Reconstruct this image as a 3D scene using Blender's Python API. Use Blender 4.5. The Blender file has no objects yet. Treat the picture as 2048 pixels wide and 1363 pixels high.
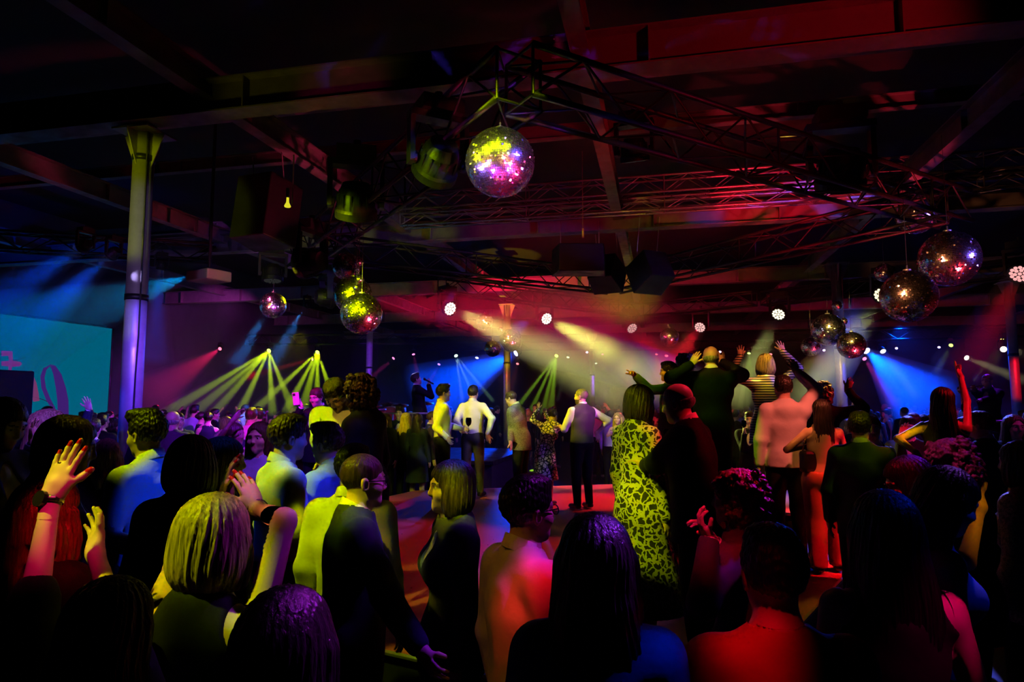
import bpy, math, random
import numpy as np
from mathutils import Vector, Matrix, Quaternion
random.seed(7)
rng = np.random.default_rng(11)
SC = bpy.context.scene
COL = SC.collection
R = math.radians
# ------------------------------------------------------------------ camera
FPX, HOR, HC = 1300.0, 800.0, 1.95
TH = math.atan((HOR - 681.5) / FPX)
def at(px, py, d):
    """a point of the room, from where it shows and how far it is"""
    x, u = px - 1024.0, -(py - 681.5)
    v = Vector((x, FPX * math.cos(TH) - u * math.sin(TH), FPX * math.sin(TH) + u * math.cos(TH)))
    return Vector((0, 0, HC)) + v * (d / v.y)
cam = bpy.data.cameras.new('camera'); co = bpy.data.objects.new('camera', cam); COL.objects.link(co)
co.location = (0, 0, HC); co.rotation_euler = (math.pi / 2 + TH, 0, 0)
cam.sensor_width = 36; cam.lens = 36 * FPX / 2048; cam.clip_start = 0.05; cam.clip_end = 200
SC.camera = co
# ------------------------------------------------------------------ object helpers
def link(o, parent=None):
    COL.objects.link(o)
    if parent is not None: o.parent = parent
    return o
def tag(o, label=None, cat=None, group=None, kind=None):
    if label: o['label'] = label
    if cat: o['category'] = cat
    if group: o['group'] = group
    if kind: o['kind'] = kind
    return o
def empty(name, loc=(0, 0, 0), rz=0.0):
    o = bpy.data.objects.new(name, None); o.empty_display_size = 0.1
    o.location = loc; o.rotation_euler = (0, 0, rz)
    return link(o)
def to_mesh(name, V, F, mats, parent=None, smooth=True, mi=None):
    V = np.asarray(V, np.float32); F = np.asarray(F, np.int32)
    me = bpy.data.meshes.new(name)
    me.vertices.add(len(V)); me.vertices.foreach_set('co', V.ravel())
    n, k = F.shape
    me.loops.add(n * k); me.loops.foreach_set('vertex_index', F.ravel())
    me.polygons.add(n); me.polygons.foreach_set('loop_start', np.arange(0, n * k, k, dtype=np.int32))
    me.update(calc_edges=True)
    me.polygons.foreach_set('use_smooth', np.full(n, smooth))
    for m in (mats if isinstance(mats, (list, tuple)) else [mats]): me.materials.append(m)
    if mi is not None: me.polygons.foreach_set('material_index', np.asarray(mi, np.int32))
    me.update()
    return link(bpy.data.objects.new(name, me), parent)
class MB:
    """collects polygons of any size into one mesh"""
    def __init__(s): s.v = []; s.f = []; s.m = []
    def add(s, vs, fs, m=0):
        b = len(s.v); s.v += [tuple(v) for v in vs]
        s.f += [tuple(b + i for i in f) for f in fs]; s.m += [m] * len(fs)
        return s
    def box(s, c, size, rot=None, m=0):
        hx, hy, hz = (q / 2 for q in size); c = Vector(c)
        vs = [Vector((x, y, z)) for x in (-hx, hx) for y in (-hy, hy) for z in (-hz, hz)]
        if rot is not None: vs = [rot @ v for v in vs]
        return s.add([c + v for v in vs], [(0, 1, 3, 2), (4, 6, 7, 5), (0, 4, 5, 1), (2, 3, 7, 6), (0, 2, 6, 4), (1, 5, 7, 3)], m)
    def tube(s, a, b, r, r2=None, n=10, m=0, caps=True):
        a, b = Vector(a), Vector(b); r2 = r if r2 is None else r2
        d = (b - a).normalized(); x = d.orthogonal().normalized(); y = d.cross(x)
        vs = []
        for p, q in ((a, r), (b, r2)):
            vs += [p + (x * math.cos(2 * math.pi * i / n) + y * math.sin(2 * math.pi * i / n)) * q for i in range(n)]
        fs = [(i, (i + 1) % n, n + (i + 1) % n, n + i) for i in range(n)]
        if caps: fs += [tuple(range(n - 1, -1, -1)), tuple(range(n, 2 * n))]
        return s.add(vs, fs, m)
    def lathe(s, prof, c=(0, 0, 0), rot=None, n=20, m=0):
        c = Vector(c); vs = []
        for r, z in prof:
            for i in range(n):
                v = Vector((r * math.cos(2 * math.pi * i / n), r * math.sin(2 * math.pi * i / n), z))
                vs.append(c + (rot @ v if rot is not None else v))
        fs = [(j * n + i, j * n + (i + 1) % n, (j + 1) * n + (i + 1) % n, (j + 1) * n + i) for j in range(len(prof) - 1) for i in range(n)]
        return s.add(vs, fs, m)
    def path(s, pts, r, n=8, m=0):
        for a, b in zip(pts[:-1], pts[1:]): s.tube(a, b, r, n=n, m=m)
        return s
    def build(s, name, mats, parent=None, smooth=False, bevel=0):
        me = bpy.data.meshes.new(name); me.from_pydata(s.v, [], s.f)
        for mt in (mats if isinstance(mats, (list, tuple)) else [mats]): me.materials.append(mt)
        me.polygons.foreach_set('material_index', s.m)
        me.polygons.foreach_set('use_smooth', [smooth] * len(s.f)); me.update()
        o = link(bpy.data.objects.new(name, me), parent)
        if bevel:
            b = o.modifiers.new('bevel', 'BEVEL'); b.width = bevel; b.segments = 2; b.limit_method = 'ANGLE'
        return o
def copy_tree(o, parent=None):
    c = o.copy(); COL.objects.link(c)
    if parent is not None: c.parent = parent
    for ch in o.children: copy_tree(ch, c)
    return c
def aim(o, target, roll_axis='Y'):
    d = Vector(target) - o.location
    o.rotation_euler = d.to_track_quat('-Z', roll_axis).to_euler()
# ------------------------------------------------------------------ materials
MATS = {}
def mat(name, col, rough=0.6, metal=0.0, kind=None, scale=1.0, bump=0.3, col2=None, spec=0.5, sheen=0.0):
    if name in MATS: return MATS[name]
    m = bpy.data.materials.new(name); m.use_nodes = True; MATS[name] = m
    nt = m.node_tree; N = nt.nodes; L = nt.links
    b = N['Principled BSDF']; b.inputs['Base Color'].default_value = (*col, 1)
    b.inputs['Roughness'].default_value = rough; b.inputs['Metallic'].default_value = metal
    b.inputs['Specular IOR Level'].default_value = spec
    if sheen: b.inputs['Sheen Weight'].default_value = sheen
    tc = N.new('ShaderNodeTexCoord')
    def noise(sc, det=3, vec=None, ms=None):
        n = N.new('ShaderNodeTexNoise'); n.inputs['Scale'].default_value = sc; n.inputs['Detail'].default_value = det
        src = tc.outputs['Object']
        if ms:
            mp = N.new('ShaderNodeMapping'); mp.inputs['Scale'].default_value = ms; L.new(src, mp.inputs['Vector']); src = mp.outputs['Vector']
        L.new(src, n.inputs['Vector']); return n
    def bumpn(src, st, dist=0.01):
        bp = N.new('ShaderNodeBump'); bp.inputs['Strength'].default_value = st; bp.inputs['Distance'].default_value = dist
        L.new(src, bp.inputs['Height']); L.new(bp.outputs['Normal'], b.inputs['Normal'])
    def ramp(src, stops):
        r = N.new('ShaderNodeValToRGB'); r.color_ramp.elements.remove(r.color_ramp.elements[0])
        r.color_ramp.elements[0].position = stops[0][0]; r.color_ramp.elements[0].color = (*stops[0][1], 1)
        for p, c in stops[1:]:
            e = r.color_ramp.elements.new(p); e.color = (*c, 1)
        L.new(src, r.inputs['Fac']); return r
    def mixc(a, c2, fac):
        r = N.new('ShaderNodeMix'); r.data_type = 'RGBA'; L.new(fac, r.inputs[0]); r.inputs[6].default_value = (*a, 1); r.inputs[7].default_value = (*c2, 1)
        L.new(r.outputs[2], b.inputs['Base Color'])
    c2 = col2 or tuple(c * 0.6 for c in col)
    if kind == 'cloth':
        n = noise(9 * scale, 4); bumpn(n.outputs['Fac'], bump, 0.02)
        n2 = noise(3, 2); mixc(col, c2, n2.outputs['Fac'])
    elif kind == 'hair':
        n = noise(1, 3, ms=(95 * scale, 95 * scale, 7)); bumpn(n.outputs['Fac'], bump, 0.012)
        r = ramp(n.outputs['Fac'], [(0.35, c2), (0.65, col)]); L.new(r.outputs['Color'], b.inputs['Base Color'])
    elif kind == 'curl':
        n = noise(45 * scale, 3); bumpn(n.outputs['Fac'], bump, 0.015)
        r = ramp(n.outputs['Fac'], [(0.38, c2), (0.62, col)]); L.new(r.outputs['Color'], b.inputs['Base Color'])
    elif kind == 'skin':
        n = noise(60, 4); bumpn(n.outputs['Fac'], 0.08, 0.002)
        n2 = noise(6, 3); mixc(col, c2, n2.outputs['Fac'])
    elif kind == 'metal':
        n = noise(5 * scale, 5); r = ramp(n.outputs['Fac'], [(0.3, (rough * 0.75,) * 3), (0.7, (min(1, rough * 1.35),) * 3)])
        L.new(r.outputs['Color'], b.inputs['Roughness']); bumpn(n.outputs['Fac'], 0.08, 0.01)
        mixc(col, c2, n.outputs['Fac'])
    elif kind in ('leopard', 'floral', 'sequin', 'check'):
        v = N.new('ShaderNodeTexVoronoi'); v.inputs['Scale'].default_value = scale
        nz = noise(scale * 0.8, 2); ad = N.new('ShaderNodeMixRGB'); ad.blend_type = 'LINEAR_LIGHT'; ad.inputs['Fac'].default_value = 0.02 if kind != 'leopard' else 0.045
        L.new(tc.outputs['Object'], ad.inputs['Color1']); L.new(nz.outputs['Color'], ad.inputs['Color2']); L.new(ad.outputs['Color'], v.inputs['Vector'])
        if kind == 'leopard':
            v.feature = 'DISTANCE_TO_EDGE'
            r = ramp(v.outputs['Distance'], [(0.0, col), (0.10, col), (0.135, c2)]); r.color_ramp.interpolation = 'LINEAR'
        elif kind == 'floral':
            v.feature = 'DISTANCE_TO_EDGE'
            r = ramp(v.outputs['Distance'], [(0.0, c2), (0.09, c2), (0.13, col)])
        else:
            r = ramp(v.outputs['Color'], [(0.3, c2), (0.7, col)])
        L.new(r.outputs['Color'], b.inputs['Base Color'])
        if kind == 'sequin': bumpn(v.outputs['Distance'], 0.6, 0.01)
    elif kind == 'stripe':
        w = N.new('ShaderNodeTexWave'); w.bands_direction = 'Z'; w.inputs['Scale'].default_value = scale; w.inputs['Distortion'].default_value = 0.6
        L.new(tc.outputs['Object'], w.inputs['Vector'])
        r = ramp(w.outputs['Fac'], [(0.3, c2), (0.5, col)]); L.new(r.outputs['Color'], b.inputs['Base Color'])
    return m
def emit(name, col, strength):
    if name in MATS: return MATS[name]
    m = bpy.data.materials.new(name); m.use_nodes = True; MATS[name] = m
    N = m.node_tree.nodes; N.clear()
    e = N.new('ShaderNodeEmission'); e.inputs['Color'].default_value = (*col, 1); e.inputs['Strength'].default_value = strength
    o = N.new('ShaderNodeOutputMaterial'); m.node_tree.links.new(e.outputs[0], o.inputs['Surface'])
    return m
def haze_mat(dens):
    name = 'haze_%.3f' % dens
    if name in MATS: return MATS[name]
    m = bpy.data.materials.new(name); m.use_nodes = True; MATS[name] = m
    N = m.node_tree.nodes; N.clear()
    v = N.new('ShaderNodeVolumeScatter'); v.inputs['Color'].default_value = (1, 1, 1, 1)
    v.inputs['Density'].default_value = dens; v.inputs['Anisotropy'].default_value = 0.0
    o = N.new('ShaderNodeOutputMaterial'); m.node_tree.links.new(v.outputs[0], o.inputs['Volume'])
    m.cycles.homogeneous_volume = True
    return m
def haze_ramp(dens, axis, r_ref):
    # haze density raised away from the fixture to offset the light's falloff
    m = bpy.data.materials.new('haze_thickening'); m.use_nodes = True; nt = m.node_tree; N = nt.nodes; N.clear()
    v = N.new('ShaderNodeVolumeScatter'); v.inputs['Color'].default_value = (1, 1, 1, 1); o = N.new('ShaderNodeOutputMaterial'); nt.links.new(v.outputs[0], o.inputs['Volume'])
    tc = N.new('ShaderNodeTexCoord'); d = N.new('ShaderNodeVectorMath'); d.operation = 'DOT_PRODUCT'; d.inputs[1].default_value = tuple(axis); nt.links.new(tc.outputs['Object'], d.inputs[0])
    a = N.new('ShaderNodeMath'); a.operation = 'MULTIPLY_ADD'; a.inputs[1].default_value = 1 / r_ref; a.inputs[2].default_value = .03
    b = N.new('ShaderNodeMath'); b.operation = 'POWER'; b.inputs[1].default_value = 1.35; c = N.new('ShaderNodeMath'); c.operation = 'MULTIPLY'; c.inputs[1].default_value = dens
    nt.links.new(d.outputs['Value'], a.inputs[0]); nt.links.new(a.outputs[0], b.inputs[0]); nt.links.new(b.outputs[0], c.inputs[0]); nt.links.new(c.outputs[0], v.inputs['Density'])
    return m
# ------------------------------------------------------------------ signed distance modelling
f32 = np.float32
def cap(a, b, ra, rb=None, k=0.03): return ('c', np.array(a, float), np.array(b, float), ra, ra if rb is None else rb, k, 1)
def ell(c, r, rot=None, k=0.03, op=1): return ('e', np.array(c, float), np.array(r, float), np.eye(3) if rot is None else np.array(rot), k, op)
def cut(p, n, k=0.01): return ('p', np.array(p, float), np.array(n, float) / np.linalg.norm(n), k)
def xf(prims, M, t):
    """rotate by M and move by t"""
    M = np.array(M); t = np.array(t, float); out = []
    for p in prims:
        if p[0] == 'c': out.append(('c', M @ p[1] + t, M @ p[2] + t, *p[3:]))
        elif p[0] == 'e': out.append(('e', M @ p[1] + t, p[2], M @ p[3], *p[4:]))
        else: out.append(('p', M @ p[1] + t, M @ p[2], p[3]))
    return out
def inflate(prims, o):
    out = []
    for p in prims:
        if p[0] == 'c': out.append(('c', p[1], p[2], p[3] + o, p[4] + o, *p[5:]))
        elif p[0] == 'e': out.append(('e', p[1], p[2] + o, *p[3:]))
        else: out.append(p)
    return out
def bounds(p):
    if p[0] == 'c':
        r = max(p[3], p[4]); return np.minimum(p[1], p[2]) - r, np.maximum(p[1], p[2]) + r
    e = np.sqrt(((p[3] * p[2][None, :]) ** 2).sum(1)); return p[1] - e, p[1] + e
def surface(prims, h, lo=None, hi=None, noise=None):
    bs = [bounds(p) for p in prims if p[0] != 'p' and p[-1] == 1]
    blo = np.min([b[0] for b in bs], 0) - 2 * h - 0.01; bhi = np.max([b[1] for b in bs], 0) + 2 * h + 0.01
    if lo is not None: blo = np.maximum(blo, lo); bhi = np.minimum(bhi, hi)
    n = np.maximum(((bhi - blo) / h).astype(int) + 1, 3)
    ax = [(blo[i] + h * np.arange(n[i])).astype(f32) for i in range(3)]
    G = np.full(n, 9.0, f32)
    for p in prims:
        if p[0] == 'p':
            d = (ax[0][:, None, None] - p[1][0]) * p[2][0] + (ax[1][None, :, None] - p[1][1]) * p[2][1] + (ax[2][None, None, :] - p[1][2]) * p[2][2]
            np.maximum(G, d, out=G); continue
        k = p[5] if p[0] == 'c' else p[4]; op = p[-1]
        l, u = bounds(p); pad = k + 2.5 * h
        i0 = np.clip(((l - pad - blo) / h).astype(int), 0, n); i1 = np.clip(((u + pad - blo) / h).astype(int) + 2, 0, n)
        if (i1 <= i0).any(): continue
        sl = tuple(slice(a, b) for a, b in zip(i0, i1))
        x = ax[0][sl[0]][:, None, None]; y = ax[1][sl[1]][None, :, None]; z = ax[2][sl[2]][None, None, :]
        if p[0] == 'c':
            a = p[1]; ba = p[2] - a; L2 = float(ba @ ba) + 1e-12
            px, py, pz = x - f32(a[0]), y - f32(a[1]), z - f32(a[2])
            t = np.clip((px * f32(ba[0]) + py * f32(ba[1]) + pz * f32(ba[2])) * f32(1 / L2), 0, 1)
            d = np.sqrt((px - t * f32(ba[0])) ** 2 + (py - t * f32(ba[1])) ** 2 + (pz - t * f32(ba[2])) ** 2) - (f32(p[3]) + t * f32(p[4] - p[3]))
        else:
            c, r, M = p[1], p[2], p[3]
            px, py, pz = x - f32(c[0]), y - f32(c[1]), z - f32(c[2])
            q = [(px * f32(M[0, j]) + py * f32(M[1, j]) + pz * f32(M[2, j])) / f32(r[j]) for j in range(3)]
            k0 = np.sqrt(q[0] ** 2 + q[1] ** 2 + q[2] ** 2) + f32(1e-6)
            k1 = np.sqrt((q[0] / f32(r[0])) ** 2 + (q[1] / f32(r[1])) ** 2 + (q[2] / f32(r[2])) ** 2) + f32(1e-6)
            d = k0 * (k0 - 1) / k1
        g = G[sl]
        if op == 1:
            hh = np.maximum(k - np.abs(g - d), 0); G[sl] = np.minimum(g, d) - hh * hh * f32(0.25 / k)
        else:
            d = -d; hh = np.maximum(k - np.abs(g - d), 0); G[sl] = np.maximum(g, d) + hh * hh * f32(0.25 / k)
    # surface nets
    S = G < 0
    c = [S[i:n[0] - 1 + i, j:n[1] - 1 + j, k:n[2] - 1 + k] for i in (0, 1) for j in (0, 1) for k in (0, 1)]
    al = c[0].copy(); an = c[0].copy()
    for q in c[1:]: al &= q; an |= q
    act = an & ~al
    idx = -np.ones(act.shape, np.int32); I = np.argwhere(act); m = len(I)
    if m == 0: return np.zeros((0, 3)), np.zeros((0, 4), int)
    idx[act] = np.arange(m)
    acc = np.zeros((m, 3)); cnt = np.zeros(m)
    cor = [(i, j, k) for i in (0, 1) for j in (0, 1) for k in (0, 1)]
    vals = {q: G[I[:, 0] + q[0], I[:, 1] + q[1], I[:, 2] + q[2]].astype(float) for q in cor}
    for q in cor:
        for a in range(3):
            if q[a] == 0:
                w = list(q); w[a] = 1; w = tuple(w); va, vb = vals[q], vals[w]
                cr = (va < 0) != (vb < 0); t = np.where(cr, va / np.where(cr, va - vb, 1), 0); t = np.clip(t, 0.05, 0.95)
                pos = np.tile(np.array(q, float), (m, 1)); pos[:, a] = t
                acc[cr] += pos[cr]; cnt[cr] += 1
    V = blo + (I + acc / cnt[:, None]) * h
    Q = []
    for a in range(3):
        b, cc = (a + 1) % 3, (a + 2) % 3
        s0 = [slice(None)] * 3; s1 = [slice(None)] * 3; s0[a] = slice(0, -1); s1[a] = slice(1, None)
        A, B = S[tuple(s0)], S[tuple(s1)]
        E = np.argwhere(A != B)
        E = E[(E[:, b] > 0) & (E[:, cc] > 0) & (E[:, b] < n[b] - 1) & (E[:, cc] < n[cc] - 1)]
        if not len(E): continue
        def cell(db, dc):
            e = E.copy(); e[:, b] -= db; e[:, cc] -= dc; return idx[e[:, 0], e[:, 1], e[:, 2]]
        q = np.stack([cell(1, 1), cell(0, 1), cell(0, 0), cell(1, 0)], 1)
        ins = A[E[:, 0], E[:, 1], E[:, 2]]; q[~ins] = q[~ins][:, ::-1]
        Q.append(q)
    Q = np.concatenate(Q); Q = Q[(Q >= 0).all(1)]
    return V, Q
def normals(V, Q):
    nn = np.cross(V[Q[:, 2]] - V[Q[:, 0]], V[Q[:, 3]] - V[Q[:, 1]]); N = np.zeros_like(V)
    for i in range(4): np.add.at(N, Q[:, i], nn)
    return N / (np.linalg.norm(N, axis=1)[:, None] + 1e-9)
def wrinkle(V, Q, amp, freq, seed=0, stretch=(1, 1, 1)):
    r = np.random.default_rng(seed); P = V * np.array(stretch); d = np.zeros(len(V)); w = np.zeros(len(V))
    for i in range(3): w += np.sin(P @ r.normal(0, freq * 0.5, 3) + r.uniform(0, 6))
    for i in range(4): d += np.sin(P @ r.normal(0, freq, 3) + 1.6 * w + r.uniform(0, 6))
    return V + normals(V, Q) * (amp * d / 3)[:, None]
# ------------------------------------------------------------------ people
def rotz(a): c, s = math.cos(a), math.sin(a); return np.array([[c, -s, 0], [s, c, 0], [0, 0, 1]])
def rotx(a): c, s = math.cos(a), math.sin(a); return np.array([[1, 0, 0], [0, c, -s], [0, s, c]])
def roty(a): c, s = math.cos(a), math.sin(a); return np.array([[c, 0, s], [0, 1, 0], [-s, 0, c]])
def unit(v): v = np.array(v, float); return v / (np.linalg.norm(v) + 1e-9)
def head_prims(female):
    f = 0.93 if female else 1.0
    P = [ell((0, -0.012, 0.032), (0.074 * f + .002, 0.094, 0.086), k=0.03),
         ell((0, 0.028, -0.04), (0.060 * f, 0.060, 0.072), k=0.035),
         ell((0, 0.012, -0.075), (0.052 * f, 0.058, 0.034), k=0.02),
         cap((0, 0.068, -0.098), (0, 0.07, -0.09), 0.017 * f, 0.018 * f, k=0.025)]
    for s in (-1, 1):
        P += [cap((s * .012, .081, .022), (s * .045, .068, .022), 0.010, k=0.02),
              ell((s * .040, .055, -.028), (.024, .024, .022), k=0.025),
              ell((s * .076 * f, -.006, -.012), (.009, .019, .031), roty(s * .15) @ rotx(.2), k=0.008),
              ell((s * .079 * f, -.002, -.012), (.006, .010, .018), k=0.004, op=-1)]
    for s in (-1, 1): P += [ell((s * .031, .094, .004), (.017, .016, .011), k=0.012, op=-1), ell((s * .031, .071, .003), (.0125, .0125, .0125), k=0.003)]
    P += [cap((0, .083, .012), (0, .098, -.024), .008, .0105, k=0.012), ell((0, .092, -.031), (.0155, .011, .009), k=0.008),
          cap((-.017, .077, -.056), (.017, .077, -.056), .0072, k=.005), cap((-.015, .077, -.068), (.015, .077, -.068), .0082, k=.005),
          cap((-.016, .091, -.062), (.016, .091, -.062), .0022, k=.003)[:-1] + (-1,)]
    return P
def hair_prims(style, seed=0):
    r = np.random.default_rng(seed); P = []
    base = ell((0, -.014, .036), (.083, .103, .092), k=.03)
    face = ell((0, .088, -.035), (.072, .078, .082), k=.012, op=-1)
    if style in ('short', 'quiff', 'buzz', 'bald'):
        if style == 'buzz': base = ell((0, -.014, .034), (.0785, .0985, .0885), k=.03)
        if style == 'bald':
            return [ell((0, -.02, -.0), (.079, .094, .06), k=.02), face, ell((0, .02, .075), (.2, .2, .075), k=.01, op=-1), ell((0, .05, -.05), (.15, .072, .1), k=.01, op=-1), cut((0, 0, -.055), (0, .2, -1))]
        P = [base]
        if style == 'quiff': P += [cap((-.035, .062, .105), (.035, .055, .11), .030, .026, k=.03), ell((0, .01, .115), (.06, .08, .025), k=.03)]
        if style == 'short': P += [ell((0, .02, .10), (.062, .072, .032), k=.03)]
        P += [face, ell((0, .045, -.075), (.2, .052, .085), k=.01, op=-1), ell((0, .0, -.13), (.2, .2, .075), k=.02, op=-1)]
    elif style == 'bob':
        face = ell((0, .098, -.045), (.070, .098, .10), k=.012, op=-1)
        P = [ell((0, -.014, .036), (.09, .108, .095), k=.03), ell((0, -.03, -.05), (.104, .088, .10), k=.05), ell((.075, .012, -.06), (.028, .045, .08), k=.03), ell((-.075, .012, -.06), (.028, .045, .08), k=.03), face, cut((0, 0, -.128), (0, .1, -1))]
    elif style == 'long':
        face = ell((0, .098, -.045), (.070, .094, .12), k=.012, op=-1)
        P = [ell((0, -.014, .036), (.09, .108, .095), k=.03), ell((0, -.05, -.08), (.10, .072, .14), k=.05), ell((0, -.085, -.24), (.115, .045, .17), k=.06)]
        for s in (-1, 1): P += [cap((s * .078, .0, .0), (s * .094, -.01, -.20), .026, .030, k=.04), cap((s * .094, -.01, -.2), (s * .09, .03, -.34), .028, .014, k=.03)]
        P += [face]
    elif style == 'back':
        P = [ell((0, -.014, .036), (.088, .106, .094), k=.03), ell((0, -.055, -.08), (.09, .065, .14), k=.05), ell((0, -.09, -.25), (.10, .04, .20), k=.06), face, ell((0, .06, -.1), (.2, .06, .12), k=.01, op=-1)]
    elif style == 'curly':
        P = [ell((0, -.014, .036), (.092, .11, .097), k=.03), ell((0, -.04, -.05), (.105, .08, .10), k=.04)]
        for i in range(95):
            a = r.uniform(0, 6.28); z = r.uniform(-.14, .12); q = math.sqrt(max(0, 1 - ((z - .0) / .15) ** 2)) * .095 + .012
            x, y = q * math.cos(a), q * math.sin(a) - .02
            if y > .05 and z < .06: continue
            P.append(ell((x, y, z), (r.uniform(.012, .022),) * 3, k=.007))
        P += [face]
    elif style == 'wavy':
        face = ell((0, .098, -.045), (.070, .094, .12), k=.012, op=-1)
        P = [ell((0, -.014, .036), (.092, .11, .097), k=.03), ell((0, -.05, -.07), (.108, .078, .13), k=.05)]
        for i in range(40):
            a = r.uniform(2.6, 6.8); z0 = r.uniform(-.28, -.02); q = .10
            x, y = q * math.cos(a) * 1.05, min(q * math.sin(a) - .02, .02)
            P.append(cap((x * .95, y, z0 + .06), (x * 1.08, y + r.uniform(-.015, .015), z0 - .03), r.uniform(.014, .024), k=.018))
        P += [face]
    elif style in ('updo', 'pony'):
        P = [base, ell((0, -.105, .03), (.042, .04, .042), k=.02) if style == 'updo' else cap((0, -.10, .05), (0, -.14, -.16), .030, .018, k=.02), face, ell((0, .045, -.075), (.2, .045, .07), k=.01, op=-1), ell((0, .0, -.13), (.2, .2, .08), k=.02, op=-1)]
    return P
def hand_prims(W, d, n, side, s, curl=0.25, splay=0.09, point=False, fist=False):
    d = unit(d); n = np.array(n, float); n = unit(n - d * (n @ d)); t = np.cross(d, n) * (1 if side > 0 else -1)
    q = 0.95 * s
    def L(u, v, w): return W + (d * u + t * v + n * w) * q
    B = np.stack([t, d, n], 1)
    P = [ell(L(.048, 0, 0), (.040 * q, .050 * q, .0155 * q), B, k=.012 * q), cap(L(-.012, 0, 0), L(.03, 0, 0), .025 * q, .024 * q, k=.02 * q),
         cap(L(.012, .020, .004), L(.048, .032, .008), .0165 * q, .014 * q, k=.012 * q)]
    base = [(.031, .086), (.0105, .092), (-.0105, .088), (-.030, .077)]; ln = [.070, .079, .073, .056]
    cl = curl if isinstance(curl, (list, tuple)) else [curl, curl * .9, curl * 1.1, curl * 1.25]
    for i in range(4):
        c = cl[i]
        if point and i > 0: c = 1.3
        p = L(base[i][1] - .012, base[i][0], 0); sp = splay * (1.5 - i) / 1.5; a = c * .5; r0 = (.0092, .0095, .009, .0078)[i] * q
        for j, fr in enumerate((.44, .32, .26)):
            dr = (d * math.cos(sp) + t * math.sin(sp)) * math.cos(a) + n * math.sin(a)
            e = p + dr * ln[i] * fr * q * 1.02
            P.append(cap(p, e, r0 * (1 - .09 * j), r0 * (.93 - .1 * j), k=.004 * q)); p = e; a += c * (1.0 if j == 0 else .8)
    p = L(.040, .030, .008)
    for j, (fr, an) in enumerate(((.036, .75), (.030, .5))):
        dr = d * math.cos(an) + t * math.sin(an) + n * (.25 + curl * .5 if not isinstance(curl, (list, tuple)) else .3)
        e = p + unit(dr) * fr * q; P.append(cap(p, e, .0115 * q, .0095 * q, k=.006 * q)); p = e
    return P
SK = dict(fair=(.72, .47, .36), tan=(.55, .33, .22), pink=(.8, .5, .42), dark=(.28, .16, .10))
HC_ = dict(black=(.012, .010, .010), dark=(.03, .02, .015), brown=(.09, .05, .025), blond=(.55, .38, .18), ash=(.42, .34, .24), red=(.22, .06, .03), grey=(.4, .38, .36))
def cloth_mat(c):
    return {'white': lambda: mat('white_cotton', (.80, .80, .80), .75, kind='cloth', bump=.35, col2=(.72, .72, .74)),
            'cream': lambda: mat('cream_cotton', (.72, .66, .52), .75, kind='cloth', bump=.35, col2=(.62, .56, .44)),
            'black': lambda: mat('black_wool', (.012, .012, .014), .8, kind='cloth', bump=.3, spec=.2),
            'navy': lambda: mat('navy_wool', (.02, .03, .07), .75, kind='cloth', bump=.3, spec=.3),
            'charcoal': lambda: mat('charcoal_wool', (.07, .07, .075), .75, kind='cloth', bump=.3, spec=.3),
            'grey': lambda: mat('grey_wool_check', (.22, .23, .24), .8, kind='check', scale=90, col2=(.12, .12, .13)),
            'green': lambda: mat('dark_green_cloth', (.10, .14, .07), .8, kind='cloth'),
            'blue': lambda: mat('light_blue_cotton', (.42, .52, .80), .75, kind='cloth', col2=(.36, .46, .72)),
            'redc': lambda: mat('red_cotton', (.62, .04, .05), .7, kind='cloth'),
            'leopard': lambda: mat('leopard_print', (.62, .58, .40), .7, kind='leopard', scale=21, col2=(.012, .012, .01)),
            'floral': lambda: mat('floral_print', (.75, .62, .60), .7, kind='floral', scale=16, col2=(.015, .012, .02)),
            'sequin': lambda: mat('gold_sequins', (.8, .66, .35), .3, metal=.7, kind='sequin', scale=120, col2=(.25, .2, .1)),
            'stripe': lambda: mat('black_and_gold_stripes', (.85, .75, .5), .35, metal=.4, kind='stripe', scale=11, col2=(.02, .02, .02)),
            'satin': lambda: mat('red_satin', (.55, .12, .10), .28, kind='cloth', bump=.2, sheen=.3),
            'teal': lambda: mat('teal_cotton', (.06, .22, .36), .7, kind='cloth'),
            'knit': lambda: mat('dark_knit_lines', (.05, .05, .06), .9, kind='stripe', scale=22, col2=(.02, .02, .025)),
            'beige': lambda: mat('beige_cotton', (.45, .36, .26), .8, kind='cloth')}[c]()
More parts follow.
